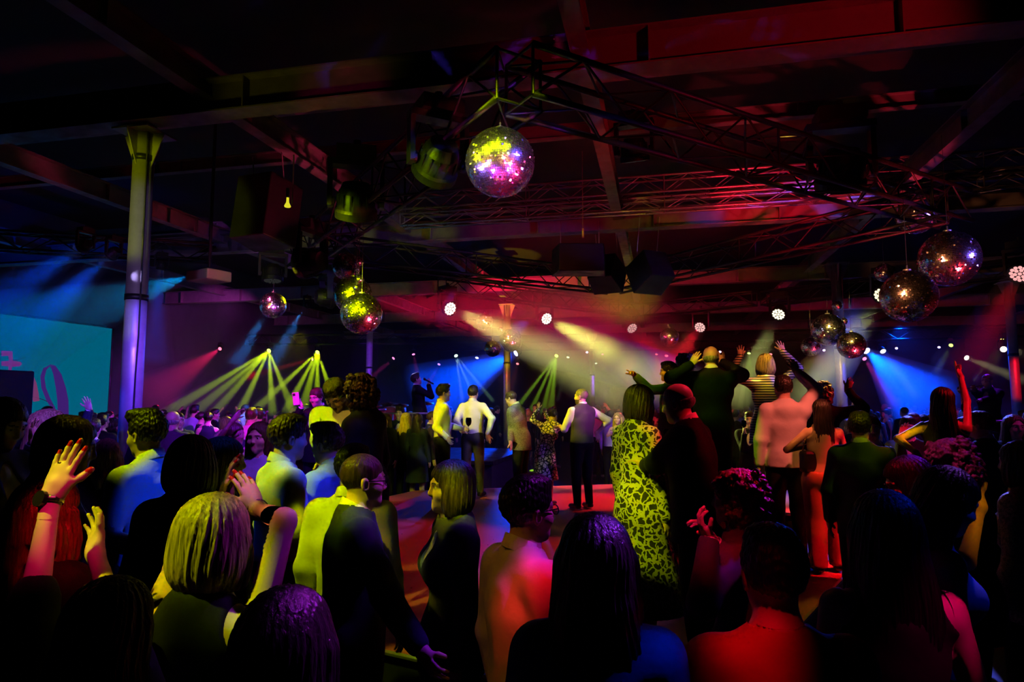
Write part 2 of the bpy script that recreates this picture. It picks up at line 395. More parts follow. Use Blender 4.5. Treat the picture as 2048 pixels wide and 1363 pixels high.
def person(label, top, ground=0.0, yaw=0, sex='m', hair='short', hc='dark', skin='fair', wear='shirt', wc='white', low='trousers', lc='black', aL=None, aR=None,
           lean=0, roll=0, hy=0, hp=0, q=1, build=1.0, extras=(), group=None, step=0.0, nails=False, crowd=False, H=None, seed=0, name='person', sleeve=2.0, beard=False):
    fem = sex == 'f'; s0 = 1.0
    w = build * (0.9 if fem else 1.0)
    M = rotz(R(roll) * 0) @ roty(R(roll)) @ rotx(-R(lean)); piv = np.array([0, 0, .93])
    def up(p): return M @ (np.array(p, float) - piv) + piv
    HM = M @ rotz(R(hy)) @ rotx(-R(hp)); hcn = up((0, -.0, 1.50)) + HM @ np.array([0, .012, .132])
    topl = hcn + HM @ np.array([0, -.01, .118 + (.012 if hair not in ('bald', 'buzz') else 0)])
    yr = R(yaw); Rz = rotz(yr)
    if H is None:
        T = np.array(at(*top)); s = (T[2] - ground) / topl[2]
    else: s = H / 1.75; T = None
    loc = (T - Rz @ (topl * s)) if T is not None else np.zeros(3)
    loc[2] = ground
    def loc_pt(p): return Rz.T @ (np.array(at(*p)) - loc) / s
    def loc_dir(v): return Rz.T @ np.array(v, float)
    shx = .168 * w
    S = {1: up((shx, -.01, 1.415)), -1: up((-shx, -.01, 1.415))}
    arms = {}
    for sd, a in ((1, aR), (-1, aL)):
        l1, l2 = .285, .255
        if a is None: a = {}
        if 'w' in a:
            W = loc_pt(a['w']) if not a.get('local') else np.array(a['w'], float)
            v = W - S[sd]; D = np.linalg.norm(v); mx = (l1 + l2) * .995
            if D > mx:
                k = min(D / mx, 1.15); l1 *= k; l2 *= k; mx *= k
                if D > mx: W = S[sd] + v / D * mx; D = mx
            u = unit(v); ca = (l1 * l1 + D * D - l2 * l2) / (2 * l1 * D); ca = max(-1, min(1, ca))
            hint = loc_dir(a['e']) if 'e' in a else np.array([sd * .6, -.3, -.7])
            pp = unit(hint - u * (hint @ u)); E = S[sd] + u * l1 * ca + pp * l1 * math.sqrt(1 - ca * ca)
        else:
            e = a.get('ed', (sd * .22, -.05, -.97)); f = a.get('fd', (sd * .06, .22, -.97))
            E = S[sd] + unit(e) * l1; W = E + unit(f) * l2
        d = (loc_pt(a['tip']) - W) if 'tip' in a else unit(W - E) * .8 + np.array([0, .05, -.1]) * (0 if 'w' in a else 1)
        n = loc_dir(a['n']) if 'n' in a else (np.array([-sd, .0, .2]) if 'w' not in a else np.array([0, 1, -.2]))
        arms[sd] = (E, W, d, n, a)
    # ---- skin prims
    fem_t = [ell((0, -.005, .95), (.165, .115, .12), k=.06), ell((0, 0, 1.10), (.118, .088, .14), k=.06), ell((0, -.005, 1.28), (.142, .10, .16), k=.06),
             ell((.062, .075, 1.275), (.062, .058, .060), k=.03), ell((-.062, .075, 1.275), (.062, .058, .060), k=.03)]
    mal_t = [ell((0, 0, .96), (.155, .110, .12), k=.06), ell((0, .005, 1.10), (.148, .108, .14), k=.06), ell((0, -.005, 1.28), (.172, .115, .17), k=.06)]
    T_ = [ell(p[1] * [w if fem is False else 1, 1, 1], p[2] * [build, build, 1], k=.06) for p in (fem_t if fem else mal_t)]
    T_ += [cap((-shx * .86, -.012, 1.395), (shx * .86, -.012, 1.395), .054, k=.05), cap((0, -.02, 1.38), (0, -.012, 1.47), .080, .050, k=.06), cap((shx * .75, -.02, 1.405), (.02, -.02, 1.47), .045, .05, k=.05), cap((-shx * .75, -.02, 1.405), (-.02, -.02, 1.47), .045, .05, k=.05)]
    torso = xf(T_, M, piv - M @ piv)
    neck = [cap(up((0, -.012, 1.45)), hcn + HM @ np.array([0, -.018, -.05]), .054 if not fem else .045, .051 if not fem else .043, k=.022)]
    head = xf(head_prims(fem), HM, hcn)
    rb = 1.0 if not fem else .86
    armp = {}; handp = {}
    for sd in (1, -1):
        E, W, d, n, a = arms[sd]
        armp[sd] = [cap(S[sd], E, .053 * rb * build, .040 * rb * build, k=.03), cap(E, W, .041 * rb * build, .026 * rb, k=.015)]
        handp[sd] = hand_prims(W, d, n, sd, a.get('sc', 1.0 if not fem else .93), a.get('curl', .28), a.get('splay', .07), a.get('point', False))
    legs = []; ft = []
    for sd in (1, -1):
        st = step * sd
        hip = np.array([sd * .088, 0, .90]); kn = np.array([sd * .098, .02 + st * .5, .49]); an = np.array([sd * .105, -.02 + st, .085])
        legs += [cap(hip, kn, .086 * build, .056, k=.03), cap(kn, an, .055, .038, k=.02)]
        ft.append([cap(an + [0, -.02, -.035], an + [sd * .015, .15, -.05], .038, .032, k=.02)])
    female_ = fem
    body = torso + neck + head + armp[1] + armp[-1] + handp[1] + handp[-1]
    lowbody = legs + ft[0] + ft[1]
    hb, hh, hd = {0: (.012, .0042, .0042), 1: (.017, .0068, .0062), 2: (.026, .012, .011)}[q]
    root = empty(name, tuple(loc), yr); root.scale = (s, s, s)
    tag(root, label, 'person', group)
    # chunks: head box, hand boxes, the rest
    hlo, hhi = hcn - np.array([.17, .16, .27]), hcn + .16; boxes = [(hlo, hhi, hh, head + neck + torso)]
    for sd in (1, -1):
        bs = [bounds(p) for p in handp[sd]]; lo = np.min([b[0] for b in bs], 0) - .02; hi = np.max([b[1] for b in bs], 0) + .02
        boxes.append((lo, hi, hd, armp[sd] + handp[sd]))
    V, Q = surface(body + lowbody, hb); cen = V[Q].mean(1); keep = np.ones(len(Q), bool)
    for lo, hi, h, pr in boxes: keep &= ~((cen > lo + hb * 1.7) & (cen < hi - hb * 1.7)).all(1)
    Vs, Qs, n0 = [V], [Q[keep]], len(V); mis = [np.zeros(keep.sum(), int)]
    for bi, (lo, hi, h, pr) in enumerate(boxes):
        v, f = surface(pr, h, lo, hi)
        mi = np.zeros(len(f), int)
        if bi == 0:
            c = (v[f].mean(1) - hcn) @ HM; X, Y, Z = np.abs(c[:, 0]), c[:, 1], c[:, 2]
            mi[(np.hypot(X - .031, (Z - .003) * 1.7) < .0115) & (Y > .072)] = 1
            mi[(np.hypot(X - .031, Z - .003) < .0062) & (Y > .074)] = 2
            mi[(Y > .06) & (X < .019 - np.abs(Z + .062) * .5) & (np.abs(Z + .062) < .0105) & (Y < .092)] = 3
            mi[(Y > .06) & (X > .012) & (X < .047) & (np.abs(Z - .0235 + (X - .03) ** 2 * 8) < (.0032 if female_ else .0048))] = 4
            if beard: mi[(Z < -.045) & (Y > .005) & ~((X < .02) & (np.abs(Z + .062) < .012))] = 4
        elif nails:
            sd = 1 if bi == 1 else -1
            tips = [p for p in handp[sd] if p[0] == 'c']; c = v[f].mean(1); nn = unit(arms[sd][3])
            for p in (tips[4], tips[7], tips[10], tips[13], tips[15]): mi[(np.linalg.norm(c - (p[2] - nn * .004), axis=1) < .0115) & (((c - p[2]) @ nn) < -.001)] = 5
        Vs.append(v); Qs.append(f + n0); n0 += len(v); mis.append(mi)
    sk = SK[skin]; smat = mat('skin_' + skin, sk, .42, kind='skin', col2=tuple(c * .88 for c in sk))
    bmats = [smat, mat('eye_white', (.7, .7, .68), .2), mat('iris', (.03, .02, .015), .15), mat('lips_' + skin, tuple(c * q_ for c, q_ in zip(sk, (.85, .6, .6))), .4), mat('brow_' + ('light' if hc in ('blond', 'ash', 'grey') else 'dark'), (.12, .08, .05) if hc in ('blond', 'ash', 'grey') else (.02, .014, .01), .7), mat('red_nail_polish', (.45, .01, .02), .15)]
    bo = to_mesh('body', np.concatenate(Vs), np.concatenate(Qs), bmats, root, mi=np.concatenate(mis))
    # ---- hair
    if hair != 'none':
        hv, hf = surface(xf(hair_prims(hair, seed), HM, hcn), {0: .0046, 1: .008, 2: .015}[q])
        if len(hv):
            l = (hv - hcn) @ HM; an = np.arctan2(l[:, 0], l[:, 1] + .01)
            amp = {'short': .0022, 'quiff': .003, 'buzz': .0, 'bald': 0, 'curly': .005, 'wavy': .004}.get(hair, .0032)
            dv = amp * (np.sin(an * 47 + 3 * np.sin(l[:, 2] * 22 + seed)) * .5 + np.sin(an * 26 + 2.2 * np.sin(l[:, 2] * 13)) * .5)
            if hair in ('curly', 'short', 'quiff'): dv += amp * np.sin(l[:, 2] * 240 + 2 * np.sin(an * 9)) * .6
            hv = hv + normals(hv, hf) * dv[:, None]
            hcc = HC_[hc]; kind = 'curl' if hair == 'curly' else 'hair'
            to_mesh('hair', hv, hf, mat('hair_%s_%s' % (hc, kind), hcc, .38, kind=kind, col2=tuple(c * .35 for c in hcc), bump=.7), root)
    # ---- clothes
    hc_ = {0: .010, 1: .013, 2: .024}[q]
    cm = cloth_mat(wc)
    def sleeved(o, sl, lo_z, arm_o=None):
        P = inflate(torso, o); ao = o if arm_o is None else arm_o
        for sd in (1, -1):
            E, W = arms[sd][0], arms[sd][1]
            if sl > 0: P.append(cap(S[sd], S[sd] + (E - S[sd]) * min(sl, 1), .053 * rb * build + ao, (.053 - .013 * min(sl, 1)) * rb * build + ao * (1.15 if sl < 1 else 1), k=.04))
            if sl > 1: P.append(cap(E, E + (W - E) * (sl - 1), .041 * rb * build + ao, .028 * rb + ao * .9, k=.02))
        return P
    nk = cap(up((0, .0, 1.525)), up((0, .035, 1.62)), .070, .12, k=.006)[:-1] + (-1,)
    def hemcut(z): return cut(np.array([0, 0, z]), (0, 0, -1))
    if wear in ('shirt', 'tee', 'polo'):
        sl = {'shirt': min(1.93, sleeve), 'tee': .55, 'polo': .55}[wear]
        P = sleeved(.015, sl, .9) + [nk, hemcut(.90)]
        v, f = surface(P, hc_); v = wrinkle(v, f, .0065 if not crowd else 0, 17, seed, (1, 1, .7)); to_mesh('shirt', v, f, cm, root)
    elif wear in ('jacket', 'suit', 'hoodie'):
        o = .020
        P = sleeved(o, min(1.9, sleeve), .8) + [cap((0, 0, 1.0), (0, 0, .80), .140 * build, .150 * build, k=.05), cap((-.05, 0, .95), (-.06, 0, .78), .125 * build, .13 * build, k=.05), cap((.05, 0, .95), (.06, 0, .78), .125 * build, .13 * build, k=.05), nk, hemcut(.80 if wear != 'hoodie' else .88)]
        if wear != 'hoodie': P.append(ell(up((0, .165, 1.40)), (.055, .09, .16), M, k=.01, op=-1))
        else: P.insert(0, ell(up((0, -.095, 1.43)), (.13, .06, .07), M, k=.03))
        v, f = surface(P, hc_); v = wrinkle(v, f, .006 if not crowd else 0, 14, seed, (1, 1, .7)); to_mesh('jacket' if wear != 'hoodie' else 'hoodie', v, f, cm, root)
        if wear != 'hoodie' and not crowd:
            v, f = surface(inflate(torso, .012) + [nk, hemcut(1.0)], hc_); to_mesh('shirt', v, f, cloth_mat(next((e[1] for e in extras if e[0] == 'shirt'), 'white')), root)
            for sd in ((1, -1) if sleeve > 1.5 else ()):
                E, W = arms[sd][0], arms[sd][1]; u = unit(W - E)
                MB().tube(W - u * .035, W - u * .004, .036, .037, n=18).build('cuff', cloth_mat('white'), root, smooth=True)
    elif wear == 'vest':
        v, f = surface(sleeved(.012, 1.35, .9) + [nk, hemcut(.9)], hc_); v = wrinkle(v, f, .004, 16, seed); to_mesh('shirt', v, f, cloth_mat('white'), root)
        P = inflate(torso, .024) + [ell(up((sd * .235 * w, 0, 1.36)), (.06, .2, .15), M, k=.02, op=-1) for sd in (1, -1)] + [ell(up((0, .165, 1.42)), (.06, .09, .17), M, k=.01, op=-1), nk, hemcut(.955)]
        v, f = surface(P, hc_); to_mesh('waistcoat', v, f, cm, root)
    elif wear in ('tank', 'dress', 'sdress'):
        sl = 0 if wear != 'sdress' else sleeve
        P = (inflate(torso, .010) if sl == 0 else sleeved(.014, sl, .9))
        if sl == 0: P += [ell(up((sd * .20 * w, 0, 1.46)), (.075, .2, .10), M, k=.02, op=-1) for sd in (1, -1)]
        P += [ell(up((0, .06, 1.50)), (.095, .12, .12), M, k=.01, op=-1), nk]
        if wear == 'tank': P.append(hemcut(.93))
        else:
            P += inflate([legs[0], legs[2]], .02) + [cap((0, 0, .98), (0, 0, low[1] if isinstance(low, tuple) else .55), .13, low[2] if isinstance(low, tuple) else .22, k=.08), hemcut(low[1] if isinstance(low, tuple) else .5)]
        v, f = surface(P, hc_); v = wrinkle(v, f, .005 if not crowd else 0, 12, seed, (1, 1, .35)); to_mesh('dress' if wear != 'tank' else 'top', v, f, cm, root)
    if wear not in ('dress', 'sdress'):
        lm = cloth_mat(lc)
        if low in ('trousers', 'wide'):
            o = .016 if low == 'trousers' else .045
            P = inflate([torso[0]], o + .004) + inflate(legs, o) + [cut((0, 0, .07), (0, 0, -1)), cut((0, 0, 1.02), (0, 0, 1))]
            v, f = surface(P, hc_ * 1.2); v = wrinkle(v, f, .004 if not crowd else 0, 12, seed + 3, (1, 1, .6)); to_mesh('trousers', v, f, lm, root)
        else:
            hz, hr = low[1], low[2]
            P = inflate([torso[0]], .018) + [cap((0, 0, .95), (0, 0, hz), .135, hr, k=.06), cut((0, 0, hz), (0, 0, -1)), cut((0, 0, 1.04), (0, 0, 1))]
            v, f = surface(P, hc_ * 1.2); v = wrinkle(v, f, .008 if not crowd else 0, 12, seed + 3, (1, 1, .2)); to_mesh('skirt', v, f, lm, root)
    if not crowd:
        for i in (0, 1):
            v, f = surface(inflate(ft[i], .008) + [cut((0, 0, .02), (0, 0, -1))], .012); to_mesh('shoe', v, f, mat('black_leather', (.015, .014, .014), .3), root)
        if wear in ('shirt', 'vest', 'jacket', 'suit') :
            cl = MB(); n = 26
            for j in range(n):
                a = 2 * math.pi * j / n
                if abs(a - math.pi / 2) < .22: continue
                a2 = 2 * math.pi * (j + 1) / n; vs = []
                for aa in (a, a2):
                    for rr, zz in ((.070, .0), (.061, .050), (.066, .052), (.082, .004)):
                        vs.append(tuple(up((rr * math.cos(aa), rr * .98 * math.sin(aa) - .012, 1.482 + zz - .028 * math.sin(aa)))))
                cl.add(vs, [(0, 4, 5, 1), (1, 5, 6, 2), (2, 6, 7, 3)])
            cl.build('collar', cloth_mat('white' if wear != 'shirt' else wc), root, smooth=True)
    for ex in extras:
        kind = ex[0]
        if kind == 'glasses':
            g = MB(); Hm = Matrix(HM.tolist()).to_3x3(); hv_ = Vector(hcn)
            tf = lambda p: hv_ + Hm @ Vector(p)
            for sd in (1, -1):
                pts = [tf((sd * .033 + .023 * math.cos(t), .097, .002 + .018 * math.sin(t))) for t in np.linspace(0, 2 * math.pi, 15)]
                g.path(pts, .0022, n=6); g.tube(tf((sd * .056, .094, .008)), tf((sd * .079, -.004, .004)), .0024, n=6)
            g.tube(tf((-.010, .099, .004)), tf((.010, .099, .004)), .0022, n=6)
            g.build('glasses', mat('black_acetate', (.01, .01, .012), .2), root, smooth=True)
        elif kind in ('watch', 'bracelet', 'cuffband'):
            sd = ex[1]; E, W, d, n, a = arms[sd]; u = unit(W - E); Wv = Vector(W - u * .012); uv = Vector(u)
            x = Vector(unit(np.cross(u, n))); nv = Vector(-unit(n - u * (n @ u)))
            b = MB(); rr = .030 if kind == 'watch' else .031; pts = [Wv + (x * math.cos(t) + nv * math.sin(t)) * rr for t in np.linspace(0, 2 * math.pi, 19)]
            hw = .009 if kind == 'watch' else .004
            for p, p2 in zip(pts[:-1], pts[1:]):
                c = Wv; b.add([p - uv * hw, p + uv * hw, p2 + uv * hw, p2 - uv * hw, p + (p - c) * .09 - uv * hw, p + (p - c) * .09 + uv * hw, p2 + (p2 - c) * .09 + uv * hw, p2 + (p2 - c) * .09 - uv * hw], [(4, 5, 6, 7), (0, 4, 7, 3), (1, 2, 6, 5)])
            bo_ = b.build('watch_strap' if kind == 'watch' else 'bracelet', mat('silver', (.8, .8, .82), .25, 1.0), root, smooth=True)
            if kind == 'watch':
                f_ = MB(); f_.tube(Wv + nv * .026, Wv + nv * .037, .023, .022, n=28); wf = f_.build('watch_case', mat('black_glass', (.01, .01, .012), .12), root)
        elif kind == 'tie':
            t = MB(); p0 = Vector(up((0, .075, 1.45))); p1 = Vector(up((0, .125, 1.33))); p2 = Vector(up((0, .13, 1.12)))
            for a_, b_, w1, w2 in ((p0, p1, .012, .022), (p1, p2, .022, .035)):
                t.add([a_ + Vector((-w1, 0, 0)), a_ + Vector((w1, 0, 0)), b_ + Vector((w2, .004, 0)), b_ + Vector((-w2, .004, 0)), a_ + Vector((-w1, -.01, 0)), a_ + Vector((w1, -.01, 0)), b_ + Vector((w2, -.01, 0)), b_ + Vector((-w2, -.01, 0))], [(0, 1, 2, 3), (7, 6, 5, 4), (0, 4, 5, 1), (1, 5, 6, 2), (2, 6, 7, 3), (3, 7, 4, 0)])
            t.build('tie', cloth_mat('black'), root)
        elif kind == 'buttons':
            t = MB()
            for i in range(5):
                p = Vector(up((0, .128 - .004 * abs(i - 1), 1.36 - .085 * i))); t.tube(p - Vector((0, .004, 0)), p + Vector((0, .003, 0)), .006, n=10)
            t.build('shirt_buttons', cloth_mat('black'), root)
        elif kind == 'ring':
            sd = ex[1]; p = [x for x in handp[sd] if x[0] == 'c'][8]; a_, b_ = Vector(p[1]), Vector(p[2]); c = a_.lerp(b_, .45); u = (b_ - a_).normalized()
            MB().lathe([(.0092, -.002), (.0112, -.002), (.0112, .002), (.0092, .002), (.0092, -.002)], c, u.to_track_quat('Z', 'Y').to_matrix(), n=18).build('ring', mat('gold', (.9, .7, .3), .2, 1.0), root, smooth=True)
    root['_arms'] = [float(x) for sd in (-1, 1) for x in (Rz @ (arms[sd][1] * s) + loc)] + [float(x) for sd in (-1, 1) for x in (Rz @ (arms[sd][1] * s + unit(arms[sd][2]) * .09 * s) + loc)]
    return root
EXPO = 0.0
# ------------------------------------------------------------------ the hall
GR = -math.atan(0.2256)                                   # the building is turned against the view
U = Vector((math.cos(GR), math.sin(GR), 0)); VV = Vector((-math.sin(GR), math.cos(GR), 0))
RG = Matrix.Rotation(GR, 3, 'Z')
def uv(u, v, z=0): return U * u + VV * v + Vector((0, 0, z))
steel = mat('painted_steel', (.48, .47, .48), .42, .5, kind='metal', scale=2)
alu = mat('truss_aluminium', (.55, .55, .56), .35, .85, kind='metal', scale=3)
blackm = mat('black_metal', (.02, .02, .022), .45, .3, kind='metal')
darkcl = mat('black_drape', (.012, .012, .016), .9, kind='cloth', bump=.2)
MB().box(uv(0, 14, -.05), (52, 44, .1), RG).build('floor', mat('dark_venue_floor', (.05, .045, .045), .35, kind='cloth', bump=.05))['kind'] = 'structure'
MB().box(uv(0, 14, 6.4), (52, 44, .1), RG).build('ceiling', mat('ceiling_panel', (.022, .022, .024), .8, kind='cloth', bump=.1))['kind'] = 'structure'
WL = -14 * (1024 / 1300) * U.x * 1.0
wl_u = at(0, 628, 14).dot(U)                               # the plane of the side wall with the screen
wmat = mat('painted_wall', (.10, .10, .13), .85, kind='cloth', bump=.1)
for nm, c, sz in (('wall_left', uv(wl_u - .2, 14, 3.2), (.2, 44, 6.4)), ('wall_right', uv(17, 14, 3.2), (.2, 44, 6.4)), ('wall_back', uv(0, 31, 3.2), (52, .2, 6.4)), ('wall_front', uv(0, -7, 3.2), (52, .2, 6.4))):
    MB().box(c, sz, RG).build(nm, wmat if nm == 'wall_left' else darkcl)['kind'] = 'structure'
# raised dance floor in two tiers
pod = mat('podium_red', (.50, .11, .10), .45, kind='cloth', bump=.1, col2=(.42, .08, .08))  # red base colour shared by both tiers
def slab(name, pts, z0, z1, m, label, trimm):
    r = empty(name, (0, 0, 0)); tag(r, label, 'podium')
    n = len(pts); a = MB(); top = [(p[0], p[1], z1) for p in pts]; bot = [(p[0], p[1], z1 - .03) for p in pts]
    a.add(top + bot, [tuple(range(n)), tuple(range(2 * n - 1, n - 1, -1))] + [(i, n + i, n + (i + 1) % n, (i + 1) % n) for i in range(n)]); a.build('deck', m, r)
    b = MB(); t2 = [(p[0], p[1], z1 - .03) for p in pts]; b2 = [(p[0], p[1], z0) for p in pts]
    c = sum((Vector(p) for p in t2), Vector()) / n
    sh = lambda v: tuple(Vector(v) + (Vector((c.x, c.y, v[2])) - Vector(v)).normalized() * .04)
    t2 = [sh(v) for v in t2]; b2 = [sh(v) for v in b2]
    b.add(t2 + b2, [(i, n + i, n + (i + 1) % n, (i + 1) % n) for i in range(n)]); b.build('skirting_board', trimm, r)
    e = MB()
    for i in range(n):
        p, q = Vector(top[i]), Vector(top[(i + 1) % n]); e.tube(p + Vector((0, 0, -.015)), q + Vector((0, 0, -.015)), .017, n=6)
    e.build('edge_strip', alu, r)
    return r
slab('podium', [at(x, 1000, d).to_2d() for x, d in ((588, 4.6), (900, 4.0), (1180, 3.45), (1420, 3.4), (1690, 6.1), (1725, 9.3), (1450, 9.4), (1240, 12.3), (830, 11.4), (610, 9.0))], 0, .40, pod, 'low red podium that the dancing couples stand on', blackm)
slab('podium', [at(x, 1000, d).to_2d() for x, d in ((1250, 6.85), (1612, 6.8), (1590, 8.6), (1270, 8.6))], .40, .80, pod, 'upper tier of the podium, under the bald man with both arms up', blackm)
sparkle = mat('confetti_foil', (.9, .8, .7), .25, .9)
cf = MB()
for i in range(230):
    x, d = random.uniform(740, 1240), random.uniform(4.6, 12); p = at(x, 1000, d); p.z = .405; a = random.uniform(0, 3.1); w = random.uniform(.006, .016)
    cf.box(p, (w, w * .6, .002), Matrix.Rotation(a, 3, 'Z') @ Matrix.Rotation(random.uniform(-.4, .4), 3, 'X'))
tag(cf.build('confetti', sparkle), 'tiny foil confetti specks scattered over the red podium', 'confetti', kind='stuff')
# stages at the back
for c, sz, lb in ((at(832, 760, 15.2), (4.6, 3.4, .75), 'low band stage under the singer with the raised microphone'), (at(1985, 760, 12.2), (4.2, 3, .65), 'band stage under the performer in the glittering dark suit')):
    r = empty('stage', (c.x, c.y, 0), GR); tag(r, lb, 'stage')
    MB().box((0, 0, sz[2] - .04), (sz[0], sz[1], .08)).build('deck', blackm, r); MB().box((0, .03, sz[2] / 2 - .045), (sz[0] - .1, sz[1] - .1, sz[2] - .09)).build('front_skirt', darkcl, r)
# columns
def column(px, d, ztop, lb, rr=.10):
    p = at(px, 800, d); r = empty('column', (p.x, p.y, 0), GR); tag(r, lb, 'column', kind='structure')
    MB().tube((0, 0, .02), (0, 0, ztop), rr, n=28).build('shaft', steel, r, smooth=True)
    MB().box((0, 0, .01), (.36, .36, .02)).build('base_plate', steel, r)
    g = MB()
    for a in range(4):
        q = Matrix.Rotation(a * math.pi / 2, 3, 'Z')
        vs = [q @ Vector(v) for v in ((rr, -.006, ztop), (rr + .14, -.006, ztop), (rr, -.006, ztop - .34), (rr, .006, ztop), (rr + .14, .006, ztop), (rr, .006, ztop - .34))]
        g.add(vs, [(0, 1, 2), (5, 4, 3), (0, 3, 4, 1), (1, 4, 5, 2), (2, 5, 3, 0)])
    g.box((0, 0, ztop + .01), (.42, .42, .02)); g.build('bracket', steel, r)
    for z in ((2.98, 4.42) if d < 8 else (3.0,)):
        MB().lathe([(rr + .001, -.03), (rr + .008, -.03), (rr + .008, .03), (rr + .001, .03)], (0, 0, z), n=28).build('clamp_band', blackm, r, smooth=True)
    if d < 8: MB().path([(rr * .9, -.06, .05), (rr * .92, -.06, 2.2), (rr * .95, -.05, 2.6), (rr * .9, -.06, ztop)], .008).build('cable', blackm, r)
    return r
column(262, 6.5, 4.68, 'thick steel column beside the man in profile in a white shirt')
column(1014, 18.6, 4.68, 'steel column lit gold behind the three mirror balls over the stage')
column(737, 21, 4.68, 'thin purple-lit column behind the curly-haired woman')
column(1684, 13, 4.68, 'steel column with one blue-lit side beside the raised-arm dancers')
column(1185, 27, 4.68, 'thinnest and most distant column, behind the man in the waistcoat')
column(2033, 15, 4.68, 'column lit bright red beside the stage performer')
# roof steel
def ibeam(a, b, h=.34, w=.22, n=[0]):
    a, b = Vector(a), Vector(b); d = b - a; L = d.length; m = d.to_track_quat('X', 'Z').to_matrix(); c = (a + b) / 2; n[0] += 1
    q = MB(); q.box(c + Vector((0, 0, h - .0075)), (L, w, .015), m).box(c + Vector((0, 0, .0075)), (L, w, .015), m).box(c + Vector((0, 0, h / 2)), (L, .012, h - .03), m)
    for i in range(int(L / 1.9)):
        p = a + d.normalized() * (.6 + 1.9 * i); q.box(p + Vector((0, 0, h / 2)), (.012, w - .02, h - .03), m)
    o = q.build('roof_beam', mat('beam_paint', (.26, .24, .235), .55, .2, kind='metal', scale=1.5)); o['kind'] = 'structure'; return o
for v in (5.35, 10.6, 16, 21.5, 27): ibeam(uv(wl_u, v, 4.72), uv(16.9, v, 4.72))
for u in (-12, -8.0, -4.3, -.6, 3.4, 8, 13): ibeam(uv(u, -6, 4.78 + .12), uv(u, 30.9, 4.78 + .12), .28, .16)
for v in (3.4, 7.4, 9, 12.4): ibeam(uv(wl_u, v, 5.7), uv(16.9, v, 5.7), .2, .12)
def truss(a, b, w=.30, lb='', r=.024, step=.42, m=None, seg=True):
    a, b = Vector(a), Vector(b); d = (b - a).normalized(); L = (b - a).length; s = d.cross(Vector((0, 0, 1))).normalized() * (w / 2); u = Vector((0, 0, w / 2)); m = m or alu
    o = empty('lighting_truss', tuple((a + b) / 2)); tag(o, lb, 'truss'); c = (a + b) / 2
    for q in (s + u, s - u, -s + u, -s - u): MB().tube(a - c + q, b - c + q, r, n=8).build('chord', m, o, smooth=True)
    g = MB(); n = max(2, int(L / step)); st = L / n
    for x, y in ((s + u, s - u), (-s + u, -s - u), (s + u, -s + u), (s - u, -s - u)):
        for i in range(n):
            p, q = (x, y) if i % 2 else (y, x); g.tube(a - c + p + d * st * i, a - c + q + d * st * (i + 1), r * .42, n=6, caps=False)
    for i in range(0, n + 1, 6):
        for x, y in ((s + u, s - u), (-s + u, -s - u), (s + u, -s + u), (s - u, -s - u)): g.tube(a - c + x + d * st * i, a - c + y + d * st * i, r * .5, n=6, caps=False)
    g.build('lattice', m, o, smooth=True)
    return o
ka, kb, kc, kd = Vector((.05, 4.4, 4.2)), Vector((-2.95, 9.4, 4.2)), Vector((4.95, 7.35, 4.2)), Vector((1.95, 12.4, 4.2))
blk = mat('black_truss', (.025, .022, .028), .4, .5, kind='metal', scale=3)
truss(ka, kb + (kb - ka) * .12, .36, 'black box truss running from the big mirror ball toward the ball cluster', m=blk)
truss(ka, kc + (kc - ka) * .06, .36, 'black box truss running from the big mirror ball toward the dark balls', m=blk)
truss(kb, kd, .36, 'black box truss crossing above the blue-lit stage', m=blk); truss(kc, kd, .36, 'black box truss crossing above the bald man with arms up', m=blk)
for v, z, lb in ((10.15, 5.28, 'upper aluminium lattice girder lit red along the roof beam'), (10.15, 4.98, 'lower aluminium lattice girder lit red along the roof beam')):
    truss(uv(-4.2, v, z), uv(5.2, v, z), .26 if z > 5 else .2, lb, r=.02, step=.36)
truss((-1.4, 12.85, 4.25), (3.2, 16.6, 4.25), .3, 'truss that carries the two pale wash lights', m=blk)
truss((3.45, 16.5, 4.25), (5.5, 14.6, 4.25), .3, 'short truss that carries the two red wash lights', m=blk)
truss((5.75, 14.7, 4.25), (9.5, 10.5, 4.25), .3, 'truss above the mirror balls near the blue-lit column', m=blk)
truss((-8.8, 21.5, 3.95), (-3, 21.2, 3.95), .3, 'distant truss carrying the yellow-green fan lights', m=blk)
truss((-3.5, 24.2, 3.95), (10, 23.5, 3.95), .3, 'distant truss above the middle of the crowd', m=blk)
truss((8.5, 21, 3.95), (15.5, 18.5, 3.95), .3, 'distant truss above the stage performer', m=blk)
truss((-11.5, 9.8, 4.6), (-5.4, 11.6, 4.6), .3, 'truss above the teal screen carrying small blue lights', m=blk)
# screen on the side wall
def wallp(px, py):
    o = Vector((0, 0, HC)); d = at(px, py, 1) - o; n = U; t = (wl_u - o.dot(n)) / d.dot(n); return o + d * t
scr = empty('projection_screen', tuple(wallp(100, 760) + U * .03)); tag(scr, 'large teal projection screen with pink ribbon numerals on the side wall', 'screen')
o_ = scr.location.copy()
tl, tr = wallp(0, 628), wallp(222, 657); zt = tl.z; zb = 1.2
def sp(v, z, off=0): return uv(wl_u + .03 + off, v, z) - o_
v0, v1 = tl.dot(VV) - 3.4, tr.dot(VV)
MB().add([sp(v0, zb), sp(v1, zb), sp(v1, zt), sp(v0, zt), sp(v0, zb, -.03), sp(v1, zb, -.03), sp(v1, zt, -.03), sp(v0, zt, -.03)], [(3, 2, 1, 0), (4, 5, 6, 7), (0, 1, 5, 4), (1, 2, 6, 5), (2, 3, 7, 6), (3, 0, 4, 7)]).build('canvas', emit('teal_projection', (.0, .105, .19), 1.0), scr)
fr = MB()
